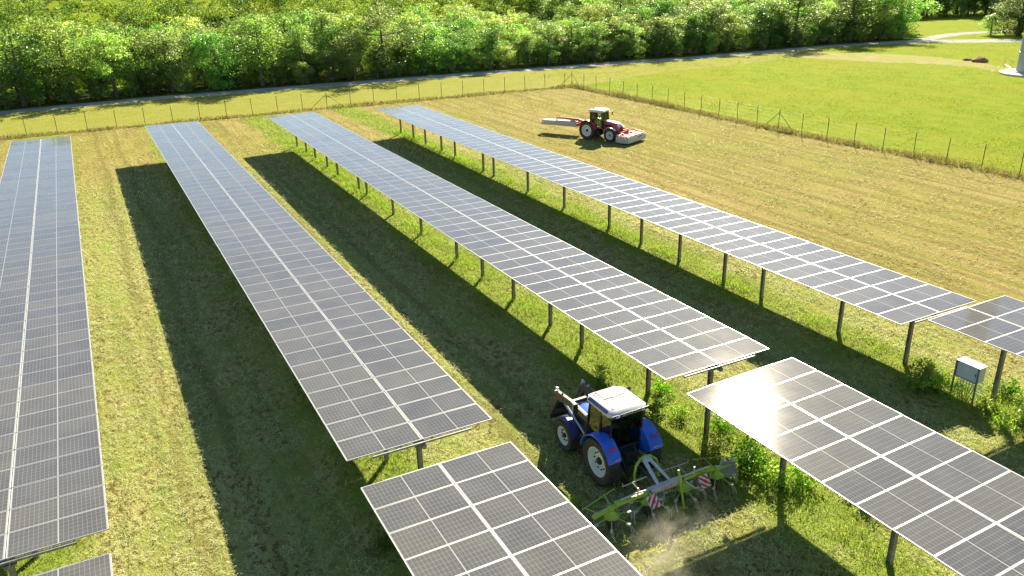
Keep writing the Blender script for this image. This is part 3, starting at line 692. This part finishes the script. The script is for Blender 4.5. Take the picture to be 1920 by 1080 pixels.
def glass_mat():
    m = bpy.data.materials.new('tinted cab glass'); m.use_nodes = True; k = NT(m); k.n.remove(k.n['Principled BSDF'])
    tr = k.new('ShaderNodeBsdfTransparent'); tr.inputs[0].default_value = (.72, .84, .76, 1); gl = k.new('ShaderNodeBsdfGlossy'); gl.inputs['Roughness'].default_value = .03; gl.inputs[0].default_value = (.9, .95, .92, 1)
    fr = k.new('ShaderNodeFresnel'); fr.inputs[0].default_value = 1.75; mx = k.new('ShaderNodeMixShader')
    k.l.new(fr.outputs[0], mx.inputs[0]); k.l.new(tr.outputs[0], mx.inputs[1]); k.l.new(gl.outputs[0], mx.inputs[2]); k.l.new(mx.outputs[0], k.n['Material Output'].inputs[0]); return m
M_GLASS = glass_mat()
def tyre_mesh(r, wd, rim):
    b = MB(); h = wd/2
    b.lathe([(-h*.72, rim), (-h*.95, rim+(r-rim)*.25), (-h, rim+(r-rim)*.6), (-h*.9, r*.955), (-h*.5, r*.965), (0, r*.968), (h*.5, r*.965), (h*.9, r*.955), (h, rim+(r-rim)*.6), (h*.95, rim+(r-rim)*.25), (h*.72, rim)], n=48)
    n = 22
    for i in range(n):
        for s in (-1, 1):
            a0 = 2*math.pi*(i+(.5 if s > 0 else 0))/n; seg = []
            for (xx, da) in ((.02, 0), (.5, .10), (.98, .17)):
                for dd in (-.045, .045):
                    a = a0+da+dd
                    for rr in (r*.955, r*1.0 if xx < .9 else r*.985):
                        seg.append((s*xx*h, rr*math.cos(a), rr*math.sin(a)))
            # seg order per station: (-,lo),(-,hi),(+,lo),(+,hi)
            fs = []
            for q in (0, 4):
                fs += [(q+1, q+3, q+7, q+5), (q, q+1, q+5, q+4), (q+2, q+6, q+7, q+3)]
            fs += [(0, 2, 3, 1), (8, 9, 11, 10)]
            b.add(seg, fs)
    return b.mesh('wheel', M_TYRE, smooth=True)
def rim_mesh(rim, wd, m):
    b = MB(); h = wd/2
    # open on +x (outer) side; dish inside
    b.lathe([(h*.78, rim*1.03), (h*.80, rim*.97), (h*.70, rim*.93), (h*.10, rim*.86), (-.02, rim*.80), (.05, rim*.45), (.07, rim*.18), (.10, rim*.16), (.10, .001)], n=36)
    b.lathe([(-h*.78, rim*1.03), (-h*.7, rim*.92), (-.02, rim*.80)], n=36)
    return b.mesh('rim', m, smooth=True)
def hub_mesh(rim):
    b = MB(); b.lathe([(.06, rim*.26), (.13, rim*.24), (.16, rim*.12), (.18, .001)], n=18)
    return b.mesh('hub', M_DARK)
b = MB(); b.lathe([(.0, .03), (.045, .03), (.05, .001)], (0, 0, 0), 'x', 6); ME_BOLT = b.mesh('bolt', M_DARK)
def arc(c, r, a0, a1, n): return [(c[0]+r*math.cos(a0+(a1-a0)*i/n), c[1]+r*math.sin(a0+(a1-a0)*i/n)) for i in range(n+1)]
def fender(x0, x1, prof, t, m, name, parent):
    """curved sheet along profile (y,z) with thickness, plus an outer lip"""
    b = MB(); n = len(prof); P0 = []; 
    for i in range(n):
        a = Vector(prof[max(i-1, 0)]); c = Vector(prof[min(i+1, n-1)]); d = (c-a).normalized(); nrm = Vector((-d.y, d.x))
        P0.append((prof[i], (prof[i][0]+nrm.x*t, prof[i][1]+nrm.y*t)))
    vs = []
    for (a, c) in P0: vs += [(x0, *a), (x1, *a), (x1, *c), (x0, *c)]
    fs = []
    for i in range(n-1):
        q = 4*i
        for k in range(4): fs.append((q+k, q+(k+1) % 4, q+4+(k+1) % 4, q+4+k))
    fs += [(3, 2, 1, 0), tuple(4*(n-1)+k for k in range(4))]
    b.add(vs, fs); return b.build(name, m, parent, bevel=.012, smooth=True)

def tractor(name, label, loc, heading, c):
    root = empty(name, loc, heading); tag(root, label, 'tractor')
    rr, rw, fr, fw, wb = c['rr'], .52, c['fr'], .42, c['wb']
    tr_, tf_ = .86, .84
    for (r, w_, x, y) in ((rr, rw, tr_, 0), (rr, rw, -tr_, 0), (fr, fw, tf_, wb), (fr, fw, -tf_, wb)):
        key = 'ty%.2f' % r
        rim = r*(.62 if r == rr else .58)
        if key+c['key'] not in tractor.cache: tractor.cache[key+c['key']] = (tyre_mesh(r, w_, rim), rim_mesh(rim, w_, c['rim']), hub_mesh(rim))
        ms = tractor.cache[key+c['key']]
        o = link('wheel', ms[0], root, (x, y, r-.02), (random.uniform(0, 6), 0, 0)) if x > 0 else link('wheel', ms[0], root, (x, y, r-.02), (random.uniform(0, 6), 0, math.pi))
        link('rim', ms[1], o); link('hub', ms[2], o)
        for i in range(10):
            qa = i*math.pi/5; link('bolt', ME_BOLT, o, (.045, math.cos(qa)*rim*.60, math.sin(qa)*rim*.60))
    # chassis
    b = MB(); b.box((0, wb/2+.1, rr*.85), (.5, wb+.5, .42)); b.box((0, 0, rr*.95), (1.25, .34, .34)); b.box((0, wb, fr*.95), (1.3, .22, .22)); b.box((0, -.25, rr*1.05), (.55, .5, .6)); b.box((0, .5, 1.1), (.9, .9, .35)); b.box((-.62, .95, .75), (.34, .75, .5)); b.box((.62, .95, .75), (.34, .75, .5))
    b.build('chassis', M_DARK, root, bevel=.03)
    b = MB()
    for i in range(3): b.box((-.8, 1.02, .42+.28*i), (.26, .36, .03))
    b.build('steps', M_DARK, root)
    # hood
    hz = c['hz']; y0, y1 = 1.15+c['cy'], wb+.72
    sec = []
    for (y, wd, zt, zb) in ((y0, .46, hz+.06, 1.0), (y0+(y1-y0)*.5, .44, hz+.02, .98), (y1-.25, .40, hz-.10, .95), (y1-.04, .35, hz-.26, .95), (y1, .30, hz-.42, 1.0)):
        sec.append([(-wd, y, zb), (-wd, y, zt-.22), (-wd*.78, y, zt-.05), (-wd*.35, y, zt), (wd*.35, y, zt), (wd*.78, y, zt-.05), (wd, y, zt-.22), (wd, y, zb)])
    b = MB(); vs = [p for s in sec for p in s]; fs = []; ms_ = []
    for i in range(len(sec)-1):
        for j in range(8):
            fs.append((i*8+j, i*8+(j+1) % 8, i*8+8+(j+1) % 8, i*8+8+j)); ms_.append(1 if (2 <= j <= 4 or (j in (1, 5) and i >= 2)) else 0)
    fs += [tuple(range(8)), tuple(range((len(sec)-1)*8, len(sec)*8))]; ms_ += [0, 2]
    b.add(vs, fs); b.m = ms_; hood = b.build('hood', [c['hood'], c['hoodtop'], M_DARK], root, smooth=True)
    b = MB(); b.box((0, y1+.0, hz-.62), (.50, .05, .34)); b.box((0, y1-.02, hz-.30), (.30, .05, .06)); b.build('grille', M_DARK, hood, bevel=.01)
    for s in (-1, 1):
        b = MB(); b.box((s*.22, y1+.005, hz-.42), (.14, .05, .07)); b.build('headlight', M_LGREY, hood, bevel=.01)
        b = MB(); b.box((s*.462, y0+.75, hz-.42), (.02, .9, .30)); b.build('side_grille', M_DARK, hood, bevel=.008)
    # cab floor and pillars
    zb, zt = 1.28, c['roof']-.26; yb, yf = -.22+c['cy'], 1.22+c['cy']
    q = {'rb': [(.60, yb, zb), (.64, yb-.02, zt)], 'b': [(.74, .28+c['cy'], zb), (.70, .28+c['cy'], zt)], 'a': [(.66, yf, zb-.1), (.62, yf-.12, zt)]}
    for s in (-1, 1):
        for k in q.values():
            b = MB(); b.tube([(s*k[0][0], k[0][1], k[0][2]), (s*(k[0][0]+k[1][0]+.05)/2, (k[0][1]+k[1][1])/2, (zb+zt)/2), (s*k[1][0], k[1][1], k[1][2])], .035, 6); b.build('pillar', c['pillar'], root, smooth=True)
        def pane(A, B):
            b = MB(); P4 = [A[0], B[0], B[1], A[1]]; P4 = [Vector((s*p[0]*.995, p[1], p[2])) for p in P4]
            nrm = (P4[1]-P4[0]).cross(P4[3]-P4[0]).normalized()*.004; b.hexa([p-nrm for p in P4]+[p+nrm for p in P4]); b.build('window', M_GLASS, root)
        pane(q['rb'], q['b']); pane(q['b'], q['a'])
        b = MB(); b.tube([(s*.70, .40, zb+.5), (s*.72, .75, zb+.46)], .014, 6); b.build('door_handle', M_DARK, root)
    for (k, n_) in (('rb', 'rear_window'), ('a', 'windscreen')):
        b = MB(); A = q[k]; P4 = [(-A[0][0], A[0][1], A[0][2]), (A[0][0], A[0][1], A[0][2]), (A[1][0], A[1][1], A[1][2]), (-A[1][0], A[1][1], A[1][2])]
        b.hexa([(x, y-.004, z) for x, y, z in P4]+[(x, y+.004, z) for x, y, z in P4]); b.build(n_, M_GLASS, root)
    b = MB(); b.box((0, .5, zb-.06), (1.32, 1.5, .14)); b.build('cab_floor', M_DARK, root, bevel=.02)
    b = MB(); b.box((0, .25, zb+.38), (.52, .50, .16)); b.box((0, .02, zb+.72), (.50, .14, .62), (R(-8), 0, 0)); b.box((0, .28, zb+.15), (.3, .3, .3)); b.build('seat', M_DARK, root, bevel=.04)
    b = MB(); b.tube([(0, 1.0, zb), (0, .82, zb+.55)], .04, 8); b.tube([(.2*math.cos(t), .80+.06*math.sin(t), zb+.57+.19*math.sin(t)) for t in [2*math.pi*i/16 for i in range(17)]], .016, 6, caps=False); b.box((0, 1.02, zb+.3), (.45, .25, .5)); b.build('steering_wheel', M_DARK, root)
    # roof
    zr = c['roof']; ry0, ry1, rx = -.42+c['cy'], 1.28+c['cy'], c['rx']
    def loop(ins, z, k=.18):
        x, a, d = rx-ins, ry0+ins, ry1-ins
        return [(-x+k, a, z), (x-k, a, z), (x, a+k, z), (x, d-k*1.3, z), (x-k*1.3, d, z), (-x+k*1.3, d, z), (-x, d-k*1.3, z), (-x, a+k, z)]
    Ls = [loop(.08, zr-.26), loop(0, zr-.20), loop(.01, zr-.11), loop(.10, zr-.03), loop(.22, zr)]
    b = MB(); b.add([p for L in Ls for p in L], [(i*8+j, i*8+(j+1) % 8, i*8+8+(j+1) % 8, i*8+8+j) for i in range(4) for j in range(8)]+[tuple(range(7, -1, -1)), tuple(range(32, 40))])
    for i in range(8): b.m[8+i] = 0
    roof = b.build('roof', [M_WHITE], root, bevel=.015, smooth=True)
    b = MB(); b.box((0, .82+c['cy'], zr+.006), (.86, .56, .022)); b.build('roof_hatch', mat('roof hatch '+c['key'], (.20, .21, .17), .25), roof, bevel=.008)
    b = MB(); b.box((0, .50+c['cy'], zr+.003), (.98, .022, .014)); b.box((0, .50+c['cy'], zr+.006), (.20, .06, .02)); b.build('seam', M_DARK, roof)
    if c['stripe']:
        for s in (-1, 1):
            b = MB(); b.hexa([(s*.70, -.15, zr-.06), (s*.79, -.15, zr-.12), (s*.79, 1.0, zr-.12), (s*.70, 1.0, zr-.06), (s*.71, -.15, zr-.02), (s*.815, -.15, zr-.10), (s*.815, 1.0, zr-.10), (s*.71, 1.0, zr-.02)]); b.build('stripe', c['stripe'], roof)
            b = MB(); b.hexa([(s*.49, -.15, zr-.01), (s*.535, -.15, zr-.01), (s*.56, 1.0, zr-.01), (s*.50, 1.0, zr-.01), (s*.49, -.15, zr+.012), (s*.535, -.15, zr+.012), (s*.56, 1.0, zr+.012), (s*.50, 1.0, zr+.012)]); b.build('stripe', c['stripe'], roof)
            b = MB(); b.box((s*.62, -.43, zr-.15), (.30, .03, .10)); b.build('corner_trim', c['stripe'], roof, bevel=.01)
    for s in (-1, 1):
        b = MB(); b.box((s*.52, ry0-.01, zr-.17), (.16, .05, .08)); b.build('work_light', M_LGREY, roof, bevel=.01)
        b = MB(); b.box((s*.50, ry1, zr-.17), (.16, .05, .08)); b.build('work_light', M_LGREY, roof, bevel=.01)
    b = MB(); b.lathe([(0, .05), (.03, .055), (.10, .05), (.13, .001)], (-.74, .12, zr-.30) if c['key'] == 'blue' else (.4, .4, zr), 'z', 12); b.build('beacon', M_ORANGE, roof, smooth=True)
    # rear fenders
    for s in (-1, 1):
        prof = arc((0, rr), rr+.10, R(8), R(150), 14) if c['key'] != 'blue' else arc((0, rr), rr+.12, R(12), R(112), 12)+[(-.72, rr+.62), (-.86, rr+.36)]
        fo = fender(s*.62, s*1.14, prof, .035, c['fender'], 'fender', root)
        b = MB()
        side = [(0, rr+.1)]+prof
        pv = [(s*.625, y, z) for y, z in [(.75, rr*.9), (-.7, rr*.9)]]
        b.prism([(y, z) for y, z in prof]+[(-.55, rr+.1), (.7, rr*.9)], s*.60, s*.63); b.build('inner_panel', c['fender'], fo)
        if c['key'] == 'blue':
            a = Vector((-.64, rr+.70)); b = MB(); b.box((s*.88, a.x-.02, a.y+.10), (.26, .05, .10), (R(35), 0, 0)); b.build('tail_light', M_REDL, fo, bevel=.01)
            b = MB(); b.box((s*.76, -.86, rr+.475), (.06, .02, .085), (R(28), 0, 0)); b.box((s*.86, -.86, rr+.475), (.05, .02, .085), (R(28), 0, 0)); b.build('badge', M_WHITE, fo)
        # front mudguards
        fender(s*.66, s*1.04, arc((wb, fr), fr+.07, R(40), R(165), 8), .022, c['mud'], 'mudguard', root)
    # mirrors, exhaust
    for s in (-1, 1):
        b = MB(); b.tube([(s*.62, yf-.1, zt-.05), (s*1.02, yf+.05, zt-.1), (s*1.1, yf+.05, zt-.1)], .018, 6); b.box((s*1.13, yf+.04, zt-.26), (.17, .07, .36)); b.build('mirror', c['mirror'], root, bevel=.008)
    b = MB(); b.tube([(.60, yf+.18, 1.1), (.60, yf+.18, c['roof']-.35), (.62, yf+.05, c['roof']-.12)], .055, 10); b.build('exhaust', M_DARK, root, smooth=True)
    # three point hitch
    b = MB()
    for s in (-1, 1):
        b.tube([(s*.30, -.35, .75), (s*.42, -1.05, .62)], .038, 6); b.tube([(s*.28, -.25, 1.35), (s*.40, -.85, .66)], .026, 6)
    b.tube([(0, -.45, 1.05), (0, -1.1, 1.15)], .035, 8); b.box((0, -.45, .95), (.5, .25, .5)); b.build('hitch', M_DARK, root)
    return root
tractor.cache = {}
bt = tractor('tractor', 'blue tractor with white roof and front loader arms, between the tables', (10.2, 19.35, 0), 0.0,
    dict(key='blue', cy=0.0, rx=.80, rr=.86, fr=.62, wb=2.32, hz=1.72, roof=2.86, rim=M_CREAM, hood=M_BLUE, hoodtop=M_BLUE, pillar=M_DARK, stripe=M_DBLUE, fender=M_BLUE, mud=M_DBLUE, mirror=M_DARK))
def text_mesh(s, size, m):
    cu = bpy.data.curves.new('lettering', 'FONT'); cu.body = s; cu.size = size; cu.extrude = .002; cu.align_x = 'CENTER'; cu.align_y = 'CENTER'
    o = bpy.data.objects.new('lettering', cu); COL.objects.link(o); dg = bpy.context.evaluated_depsgraph_get(); me = bpy.data.meshes.new_from_object(o.evaluated_get(dg))
    bpy.data.objects.remove(o); me.name = 'lettering'; me.materials.clear(); me.materials.append(m); return me
b = MB(); b.box((.02, -.435, 2.70), (.88, .035, .125)); nb_ = b.build('name_plate', M_DARK, bt, bevel=.006)
link('lettering', text_mesh('NEW HOLLAND', .105, M_WHITE), nb_, (.02, -.456, 2.70), (R(90), 0, 0))
# front loader
ld = empty('front_loader', (10.2, 19.35, 0)); tag(ld, 'dark steel front loader arms raised ahead of the blue tractor', 'loader')
for s in (-1, 1):
    b = MB(); P_ = [(1.05, 1.62), (1.35, 1.84), (2.4, 1.92), (3.38, 1.86), (3.52, 1.76), (4.02, .62), (3.88, .52), (3.30, 1.52), (2.4, 1.66), (1.3, 1.60)]
    b.prism(P_, s*.50, s*.64); b.build('arm', M_ARM, ld, bevel=.015)
    b = MB(); b.box((s*.57, 1.25, 1.15), (.18, .32, .95)); b.build('bracket', M_DARK, ld, bevel=.02)
    b = MB(); b.tube([(s*.57, 1.45, .95), (s*.57, 2.9, 1.58)], .045, 10); b.tube([(s*.57, 3.0, 1.95), (s*.57, 3.85, 1.0)], .035, 8); b.build('ram', M_LGREY, ld, smooth=True)
    b = MB(); b.lathe([(-.09, .07), (.09, .07)], (s*.57, 3.45, 1.80), 'x', 12); b.box((s*.57, 3.42, 1.95), (.08, .12, .08)); b.build('pivot', M_LGREY, ld)
b = MB(); b.box((0, 3.95, .58), (1.25, .10, .16)); b.box((0, 2.55, 1.75), (1.1, .13, .13)); b.build('cross_bar', M_ARM, ld, bevel=.015)
b = MB(); b.tube([(-.72, 1.15, 2.0), (-.72, 1.7, 2.06), (-.70, 2.1, 1.98), (-.68, 2.15, 1.6)], .03, 8); b.build('guard_tube', M_LGREY, ld, smooth=True)
b = MB(); b.box((0, 4.02, .60), (1.1, .06, .55), (R(-15), 0, 0)); b.build('tool_carrier', M_DARK, ld, bevel=.02)

# ------------------------------------------------------------------ rotary tedder behind the blue tractor
te = empty('hay_tedder', (10.3, 17.05, 0)); tag(te, 'lime green four-rotor hay tedder with red and white warning boards behind the blue tractor', 'hay tedder')
b = MB(); b.hexa([(-.62, -.10, .80), (.62, -.10, .80), (.62, .10, .80), (-.62, .10, .80), (-.62, -.10, .99), (.62, -.10, .99), (.62, .10, .99), (-.62, .10, .99)]); cb = b.build('centre_beam', M_TEDW, te, bevel=.01)
link('lettering', text_mesh('CLAAS', .15, M_TRED), cb, (0, -.104, .895), (R(90), 0, 0))
for s in (-1, 1):
    b = MB(); b.lathe([(-.06, .13), (.06, .13)], (s*.66, 0, .88), 'y', 14); b.lathe([(-.075, .06), (.075, .06)], (s*.66, 0, .88), 'y', 10); b.build('joint', M_TEDW, cb)
    b = MB(); b.box((s*1.35, 0, .90), (1.25, .15, .13)); b.build('beam', M_GREENP, te, bevel=.012)
    b = MB(); b.box((s*2.35, .02, .76), (.95, .12, .11), (0, R(s*8), 0)); b.build('outer_beam', M_GREENP, te, bevel=.01)
    b = MB(); b.tube([(s*.75, -.03, 1.0), (s*1.2, -.03, 1.04), (s*1.8, -.02, 1.0)], .035, 8); b.build('ram', M_TEDW, te, smooth=True)
    b = MB(); b.tube([(s*2.05, .55, .95), (s*2.1, .1, .84)], .018, 6); b.tube([(s*1.6, .6, .98), (s*2.95, .42, .78)], .018, 6); b.tube([(s*2.85, .44, .80), (s*2.6, .05, .74)], .018, 6); b.build('guard_rod', M_GREENP, te)
    b = MB(); b.tube([(s*.35, .55, 1.02), (s*1.35, .50, 1.02), (s*1.35, .50, 1.14)], .018, 6); b.tube([(s*.95, .5, 1.02), (s*.95, .05, .95)], .015, 6); b.build('guard_rod', M_TEDW, te)
    b = MB(); b.tube([(s*1.15, -.06, .95), (s*1.15, -.06, 1.25)], .028, 6); b.build('stay', M_TEDW, te)
# headstock: light A frame with green hoop
b = MB()
for s in (-1, 1):
    b.hexa([(s*.24-.05, .02, .98), (s*.24+.05, .02, .98), (s*.24+.05, .12, .98), (s*.24-.05, .12, .98), (s*.09-.06, 1.06, 1.36), (s*.09+.06, 1.06, 1.36), (s*.09+.06, 1.16, 1.30), (s*.09-.06, 1.16, 1.30)])
b.box((0, 1.0, 1.33), (.26, .22, .10)); b.build('headstock', M_LGREY, te, bevel=.01)
hp_ = [(-.5, .98, .5), (-.5, 1.0, .85), (-.42, 1.05, 1.15), (-.2, 1.1, 1.34), (0, 1.12, 1.38), (.2, 1.1, 1.34), (.42, 1.05, 1.15), (.5, 1.0, .85), (.5, .98, .5)]
b = MB(); b.tube(hp_, .05, 8); b.tube([(-.5, 1.0, .62), (.5, 1.0, .62)], .04, 8); b.build('hoop', M_GREENP, te, smooth=True)
b = MB(); b.tube([(0, 1.0, .75), (0, .1, .72)], .07, 10); b.tube([(0, 2.0, .85), (0, 1.0, .75)], .05, 10); b.build('drive_shaft', M_ARM, te, smooth=True)
b = MB(); b.tube([(.42, -.12, 1.42), (.52, -.38, .10)], .045, 6); b.box((.53, -.40, .08), (.18, .12, .05)); b.build('stand', M_GREENP, te, bevel=.006)
b = MB(); b.tube([(-.05, 1.9, 1.5), (-.02, 1.5, 1.25), (0, 1.1, 1.4)], .014, 6); b.build('hose', M_CABLE, te)
# rotors
def rotor_arm():
    b = MB(); b.tube([(.14, 0, 0), (.40, 0, -.03), (.62, 0, -.10)], .017, 6); return b.mesh('arm', M_GREENP)
def rotor_tine():
    b = MB(); b.tube([(.60, .02, -.10), (.70, .05, -.22), (.72, .10, -.46)], .010, 5); b.tube([(.60, -.02, -.10), (.66, 0, -.22), (.66, .04, -.46)], .010, 5); b.box((.60, 0, -.09), (.14, .08, .045)); return b.mesh('tine', M_TEDW)
MA, MT = rotor_arm(), rotor_tine()
for i, x in enumerate((-2.15, -.72, .72, 2.15)):
    b = MB(); b.lathe([(0, .001), (0, .24), (.03, .25), (.06, .2), (.16, .10), (.22, .07), (.22, .001)], (0, 0, 0), 'z', 24); ro = b.build('rotor', M_GREENP, te, (x, -.08, .55), (R(-9), 0, random.uniform(0, 1)), smooth=True)
    for k in range(6):
        link('arm', MA, ro, (0, 0, 0), (0, 0, k*math.pi/3)); link('tine', MT, ro, (0, 0, 0), (0, 0, k*math.pi/3))
    b = MB(); b.lathe([(-.07, .10), (-.09, .15), (-.05, .19), (.05, .19), (.09, .15), (.07, .10)], (x, .0, .19), 'x', 18, close=True); b.build('support_wheel', M_TYRE, te, smooth=True)
    b = MB(); b.tube([(x, .0, .19), (x+.12, .0, .35), (x+.02, -.03, .6)], .022, 6); b.build('wheel_fork', M_GREENP, te)
    b = MB(); b.box((x, -.01, .80), (.16, .16, .16)); b.build('gearbox', M_GREENP, te, bevel=.02)
# warning boards: white plates with red diagonal bars
def board(x, y, z, rot, flip):
    b = MB(); hw, hh = .18, .21
    b.box((0, 0, 0), (2*hw, .012, 2*hh)); pl = b.build('warning_board', M_WHITE, te, (x, y, z), rot, bevel=.003, seg=1)
    # diagonal bars clipped to the plate
    def clip(poly, f):
        out = []
        for i in range(len(poly)):
            a, c = poly[i], poly[(i+1) % len(poly)]; fa, fc = f(a), f(c)
            if fa >= 0: out.append(a)
            if fa*fc < 0: t = fa/(fa-fc); out.append((a[0]+(c[0]-a[0])*t, a[1]+(c[1]-a[1])*t))
        return out
    for k in range(-3, 4):
        o_ = k*.20; base = [(-1, o_-1*flip-.05), (1, o_+1*flip-.05), (1, o_+1*flip+.05), (-1, o_-1*flip+.05)]
        for f in (lambda p: hw-.004-p[0], lambda p: p[0]+hw-.004, lambda p: hh-.004-p[1], lambda p: p[1]+hh-.004):
            base = clip(base, f)
            if len(base) < 3: break
        if len(base) < 3: continue
        n = len(base); bb = MB(); bb.add([(u, -.0085, v) for u, v in base]+[(u, -.0065, v) for u, v in base], [tuple(range(n)), tuple(range(2*n-1, n-1, -1))]+[(i, (i+1) % n, n+(i+1) % n, n+i) for i in range(n)]); bb.build('red_bar', M_TRED, pl)
    bb = MB(); bb.lathe([(0, .055), (.02, .05), (.025, .001)], (0, .0, 0), 'y', 12); bb.build('lamp', M_REDL, pl, (0, -.03, -.02), (math.pi, 0, 0))
board(-.70, -.30, .72, (R(-38), R(-14), R(-8)), 1.0)
board(1.42, -.30, .74, (R(-38), R(-8), R(-6)), -1.0)
b = MB(); b.tube([(.75, -.12, .86), (1.0, -.30, .62), (1.25, -.32, .55), (1.45, -.27, .60)], .028, 8); b.tube([(-.70, -.1, .9), (-.72, -.22, .85)], .028, 8); b.tube([(-.5, -.34, .74), (-.38, -.38, .72), (-.42, -.42, .58), (-.6, -.40, .52)], .026, 8); b.build('board_bracket', M_TEDW, te, smooth=True)
# grey deflector shield with a pale rim at the right end
b = MB(); P4 = [(2.02, -.20, .52), (2.86, -.34, .46), (3.02, .04, .80), (2.55, .14, .88)]
b.hexa([(x, y, z) for x, y, z in P4]+[(x, y-.015, z+.012) for x, y, z in P4]); b.build('deflector', M_GREYP, te, bevel=.004)
b = MB(); b.tube([(2.00, -.21, .53), (2.26, -.04, .70), (2.54, .15, .90), (2.80, .16, .93), (3.06, .06, .86), (3.04, .0, .80), (2.78, .08, .82), (2.57, .12, .87)], .024, 8); b.build('deflector_rim', M_TEDW, te, smooth=True)

# ------------------------------------------------------------------ red and white tractor with mowers
HD = math.atan2(-.30, -.954)      # rotation turning +Y to the heading (.30,-.954)
hv = Vector((.37, -.93, 0)).normalized()
HD = math.atan2(-hv.x, hv.y)
right = Vector((hv.y, -hv.x, 0))
rtloc = Vector((40.55, 68.1, 0))-right*.95+hv*(-.05)
rt = tractor('tractor', 'red and white tractor with wide mowers on the open mown field', tuple(rtloc), HD,
    dict(key='red', cy=.38, rx=.88, rr=.92, fr=.70, wb=2.75, hz=1.92, roof=3.02, rim=M_CREAM, hood=M_DRED, hoodtop=M_WHITE, pillar=M_DARK, stripe=None, fender=M_DRED, mud=M_WHITE, mirror=M_DRED))
fm = empty('front_mower', tuple(rtloc+hv*.15-right*.25), HD); tag(fm, 'white and red mower unit mounted in front of the red tractor', 'mower')
b = MB(); yy = 4.35; hw = 1.62
b.hexa([(-hw, yy-.75, .30), (hw, yy-.75, .30), (hw, yy+.62, .30), (-hw, yy+.62, .30), (-hw+.05, yy-.70, .80), (hw-.05, yy-.70, .80), (hw-.05, yy+.50, .78), (-hw+.05, yy+.50, .78)]); b.build('cover', M_WHITE, fm, bevel=.03)
b = MB(); b.box((0, yy+.66, .45), (2*hw+.06, .025, .54), (R(4), 0, 0)); cu_ = b.build('curtain', M_TEDW, fm, bevel=.004)
b = MB()
for (x, w_) in ((-.9, .10), (-.72, .07), (-.58, .10), (-.42, .07), (-.28, .10)): b.box((x, yy+.683, .60), (w_, .012, .10), (R(4), 0, 0))
b.build('red_mark', M_TRED, cu_)
for s in (-1, 1):
    b = MB(); b.box((s*(hw+.03), yy-.05, .46), (.03, 1.35, .56)); b.build('side_curtain', M_TEDW, fm, bevel=.004)
b = MB(); b.box((0, yy+.50, .80), (2*hw+.04, .16, .07)); b.box((0, yy-.66, .84), (2*hw, .30, .10)); b.box((-.55, yy-.05, .83), (.12, 1.1, .07)); b.box((.55, yy-.05, .83), (.12, 1.1, .07)); b.box((-hw+.06, yy-.1, .88), (.10, 1.25, .06)); b.box((hw-.06, yy-.1, .88), (.10, 1.25, .06)); b.build('frame', M_RED, fm, bevel=.01)
b = MB(); b.tube([(-1.25, yy-.45, 1.02), (0, yy-.5, 1.12), (1.25, yy-.45, 1.02)], .07, 8); b.tube([(-1.25, yy-.45, 1.02), (-1.25, yy+.3, .92)], .05, 8); b.tube([(1.25, yy-.45, 1.02), (1.25, yy+.3, .92)], .05, 8); b.build('carrier', M_RED, fm, smooth=True)
b = MB()
for s in (-1, 1): b.tube([(s*.35, 3.35, .75), (s*.42, yy-.6, .9)], .05, 8)
b.tube([(0, 3.3, 1.15), (0, yy-.5, 1.15)], .045, 8); b.box((0, yy-.62, 1.0), (.9, .12, .5)); b.build('linkage', M_RED, fm)
b = MB(); b.box((0, yy-.05, .20), (2*hw-.1, .5, .12)); b.build('cutter_bar', M_DRED, fm, bevel=.02)
# rear mower swung back, carried about a metre above the ground
d0 = Vector((41.25, 70.55, 0)); d1 = Vector((39.05, 74.3, 0)); dv = (d1-d0).normalized(); rm = empty('rear_mower', tuple(d0), math.atan2(dv.y, dv.x)); tag(rm, 'white topped mower bar carried raised behind the red tractor', 'mower')
L_ = (d1-d0).length
b = MB(); b.hexa([(.2, -.6, .95), (L_, -.6, .95), (L_, .6, .95), (.2, .6, .95), (.35, -.55, 1.32), (L_-.05, -.55, 1.30), (L_-.05, .5, 1.36), (.35, .5, 1.38)]); b.build('cover', M_WHITE, rm, bevel=.04)
b = MB(); b.box((L_/2+.1, .0, .90), (L_-.1, 1.0, .10)); b.prism([(-.5, .95), (.5, .95), (.5, 1.2), (-.5, 1.2)], -.15, .22); b.build('cutter_bar', M_RED, rm, bevel=.02)
b = MB(); b.box((L_*.47, .64, 1.12), (L_*.9, .02, .40)); b.box((L_*.5, -.62, 1.12), (L_*.95, .02, .40)); b.build('curtain', M_TEDW, rm)
b = MB(); b.tube([(-.9, .0, 1.25), (.2, .1, 1.55), (L_*.62, .12, 1.60)], [.14, .12, .07], 8); b.tube([(L_*.62, .12, 1.62), (L_*.62, .12, 1.3)], .06, 8); b.tube([(-.6, .3, 1.1), (.5, .42, 1.42), (1.0, .3, 1.4)], .06, 8); b.build('boom', M_RED, rm, smooth=True)
b = MB(); b.tube([(.0, .22, 1.45), (1.6, .2, 1.52)], .045, 8); b.build('ram', M_LGREY, rm, smooth=True)
b = MB(); b.box((-1.05, .1, 1.0), (.35, .9, .7)); b.tube([(-1.0, .4, .7), (-1.7, .5, .75)], .05, 8); b.tube([(-1.0, -.3, .7), (-1.7, -.2, .75)], .05, 8); b.build('headstock', M_RED, rm, bevel=.03)
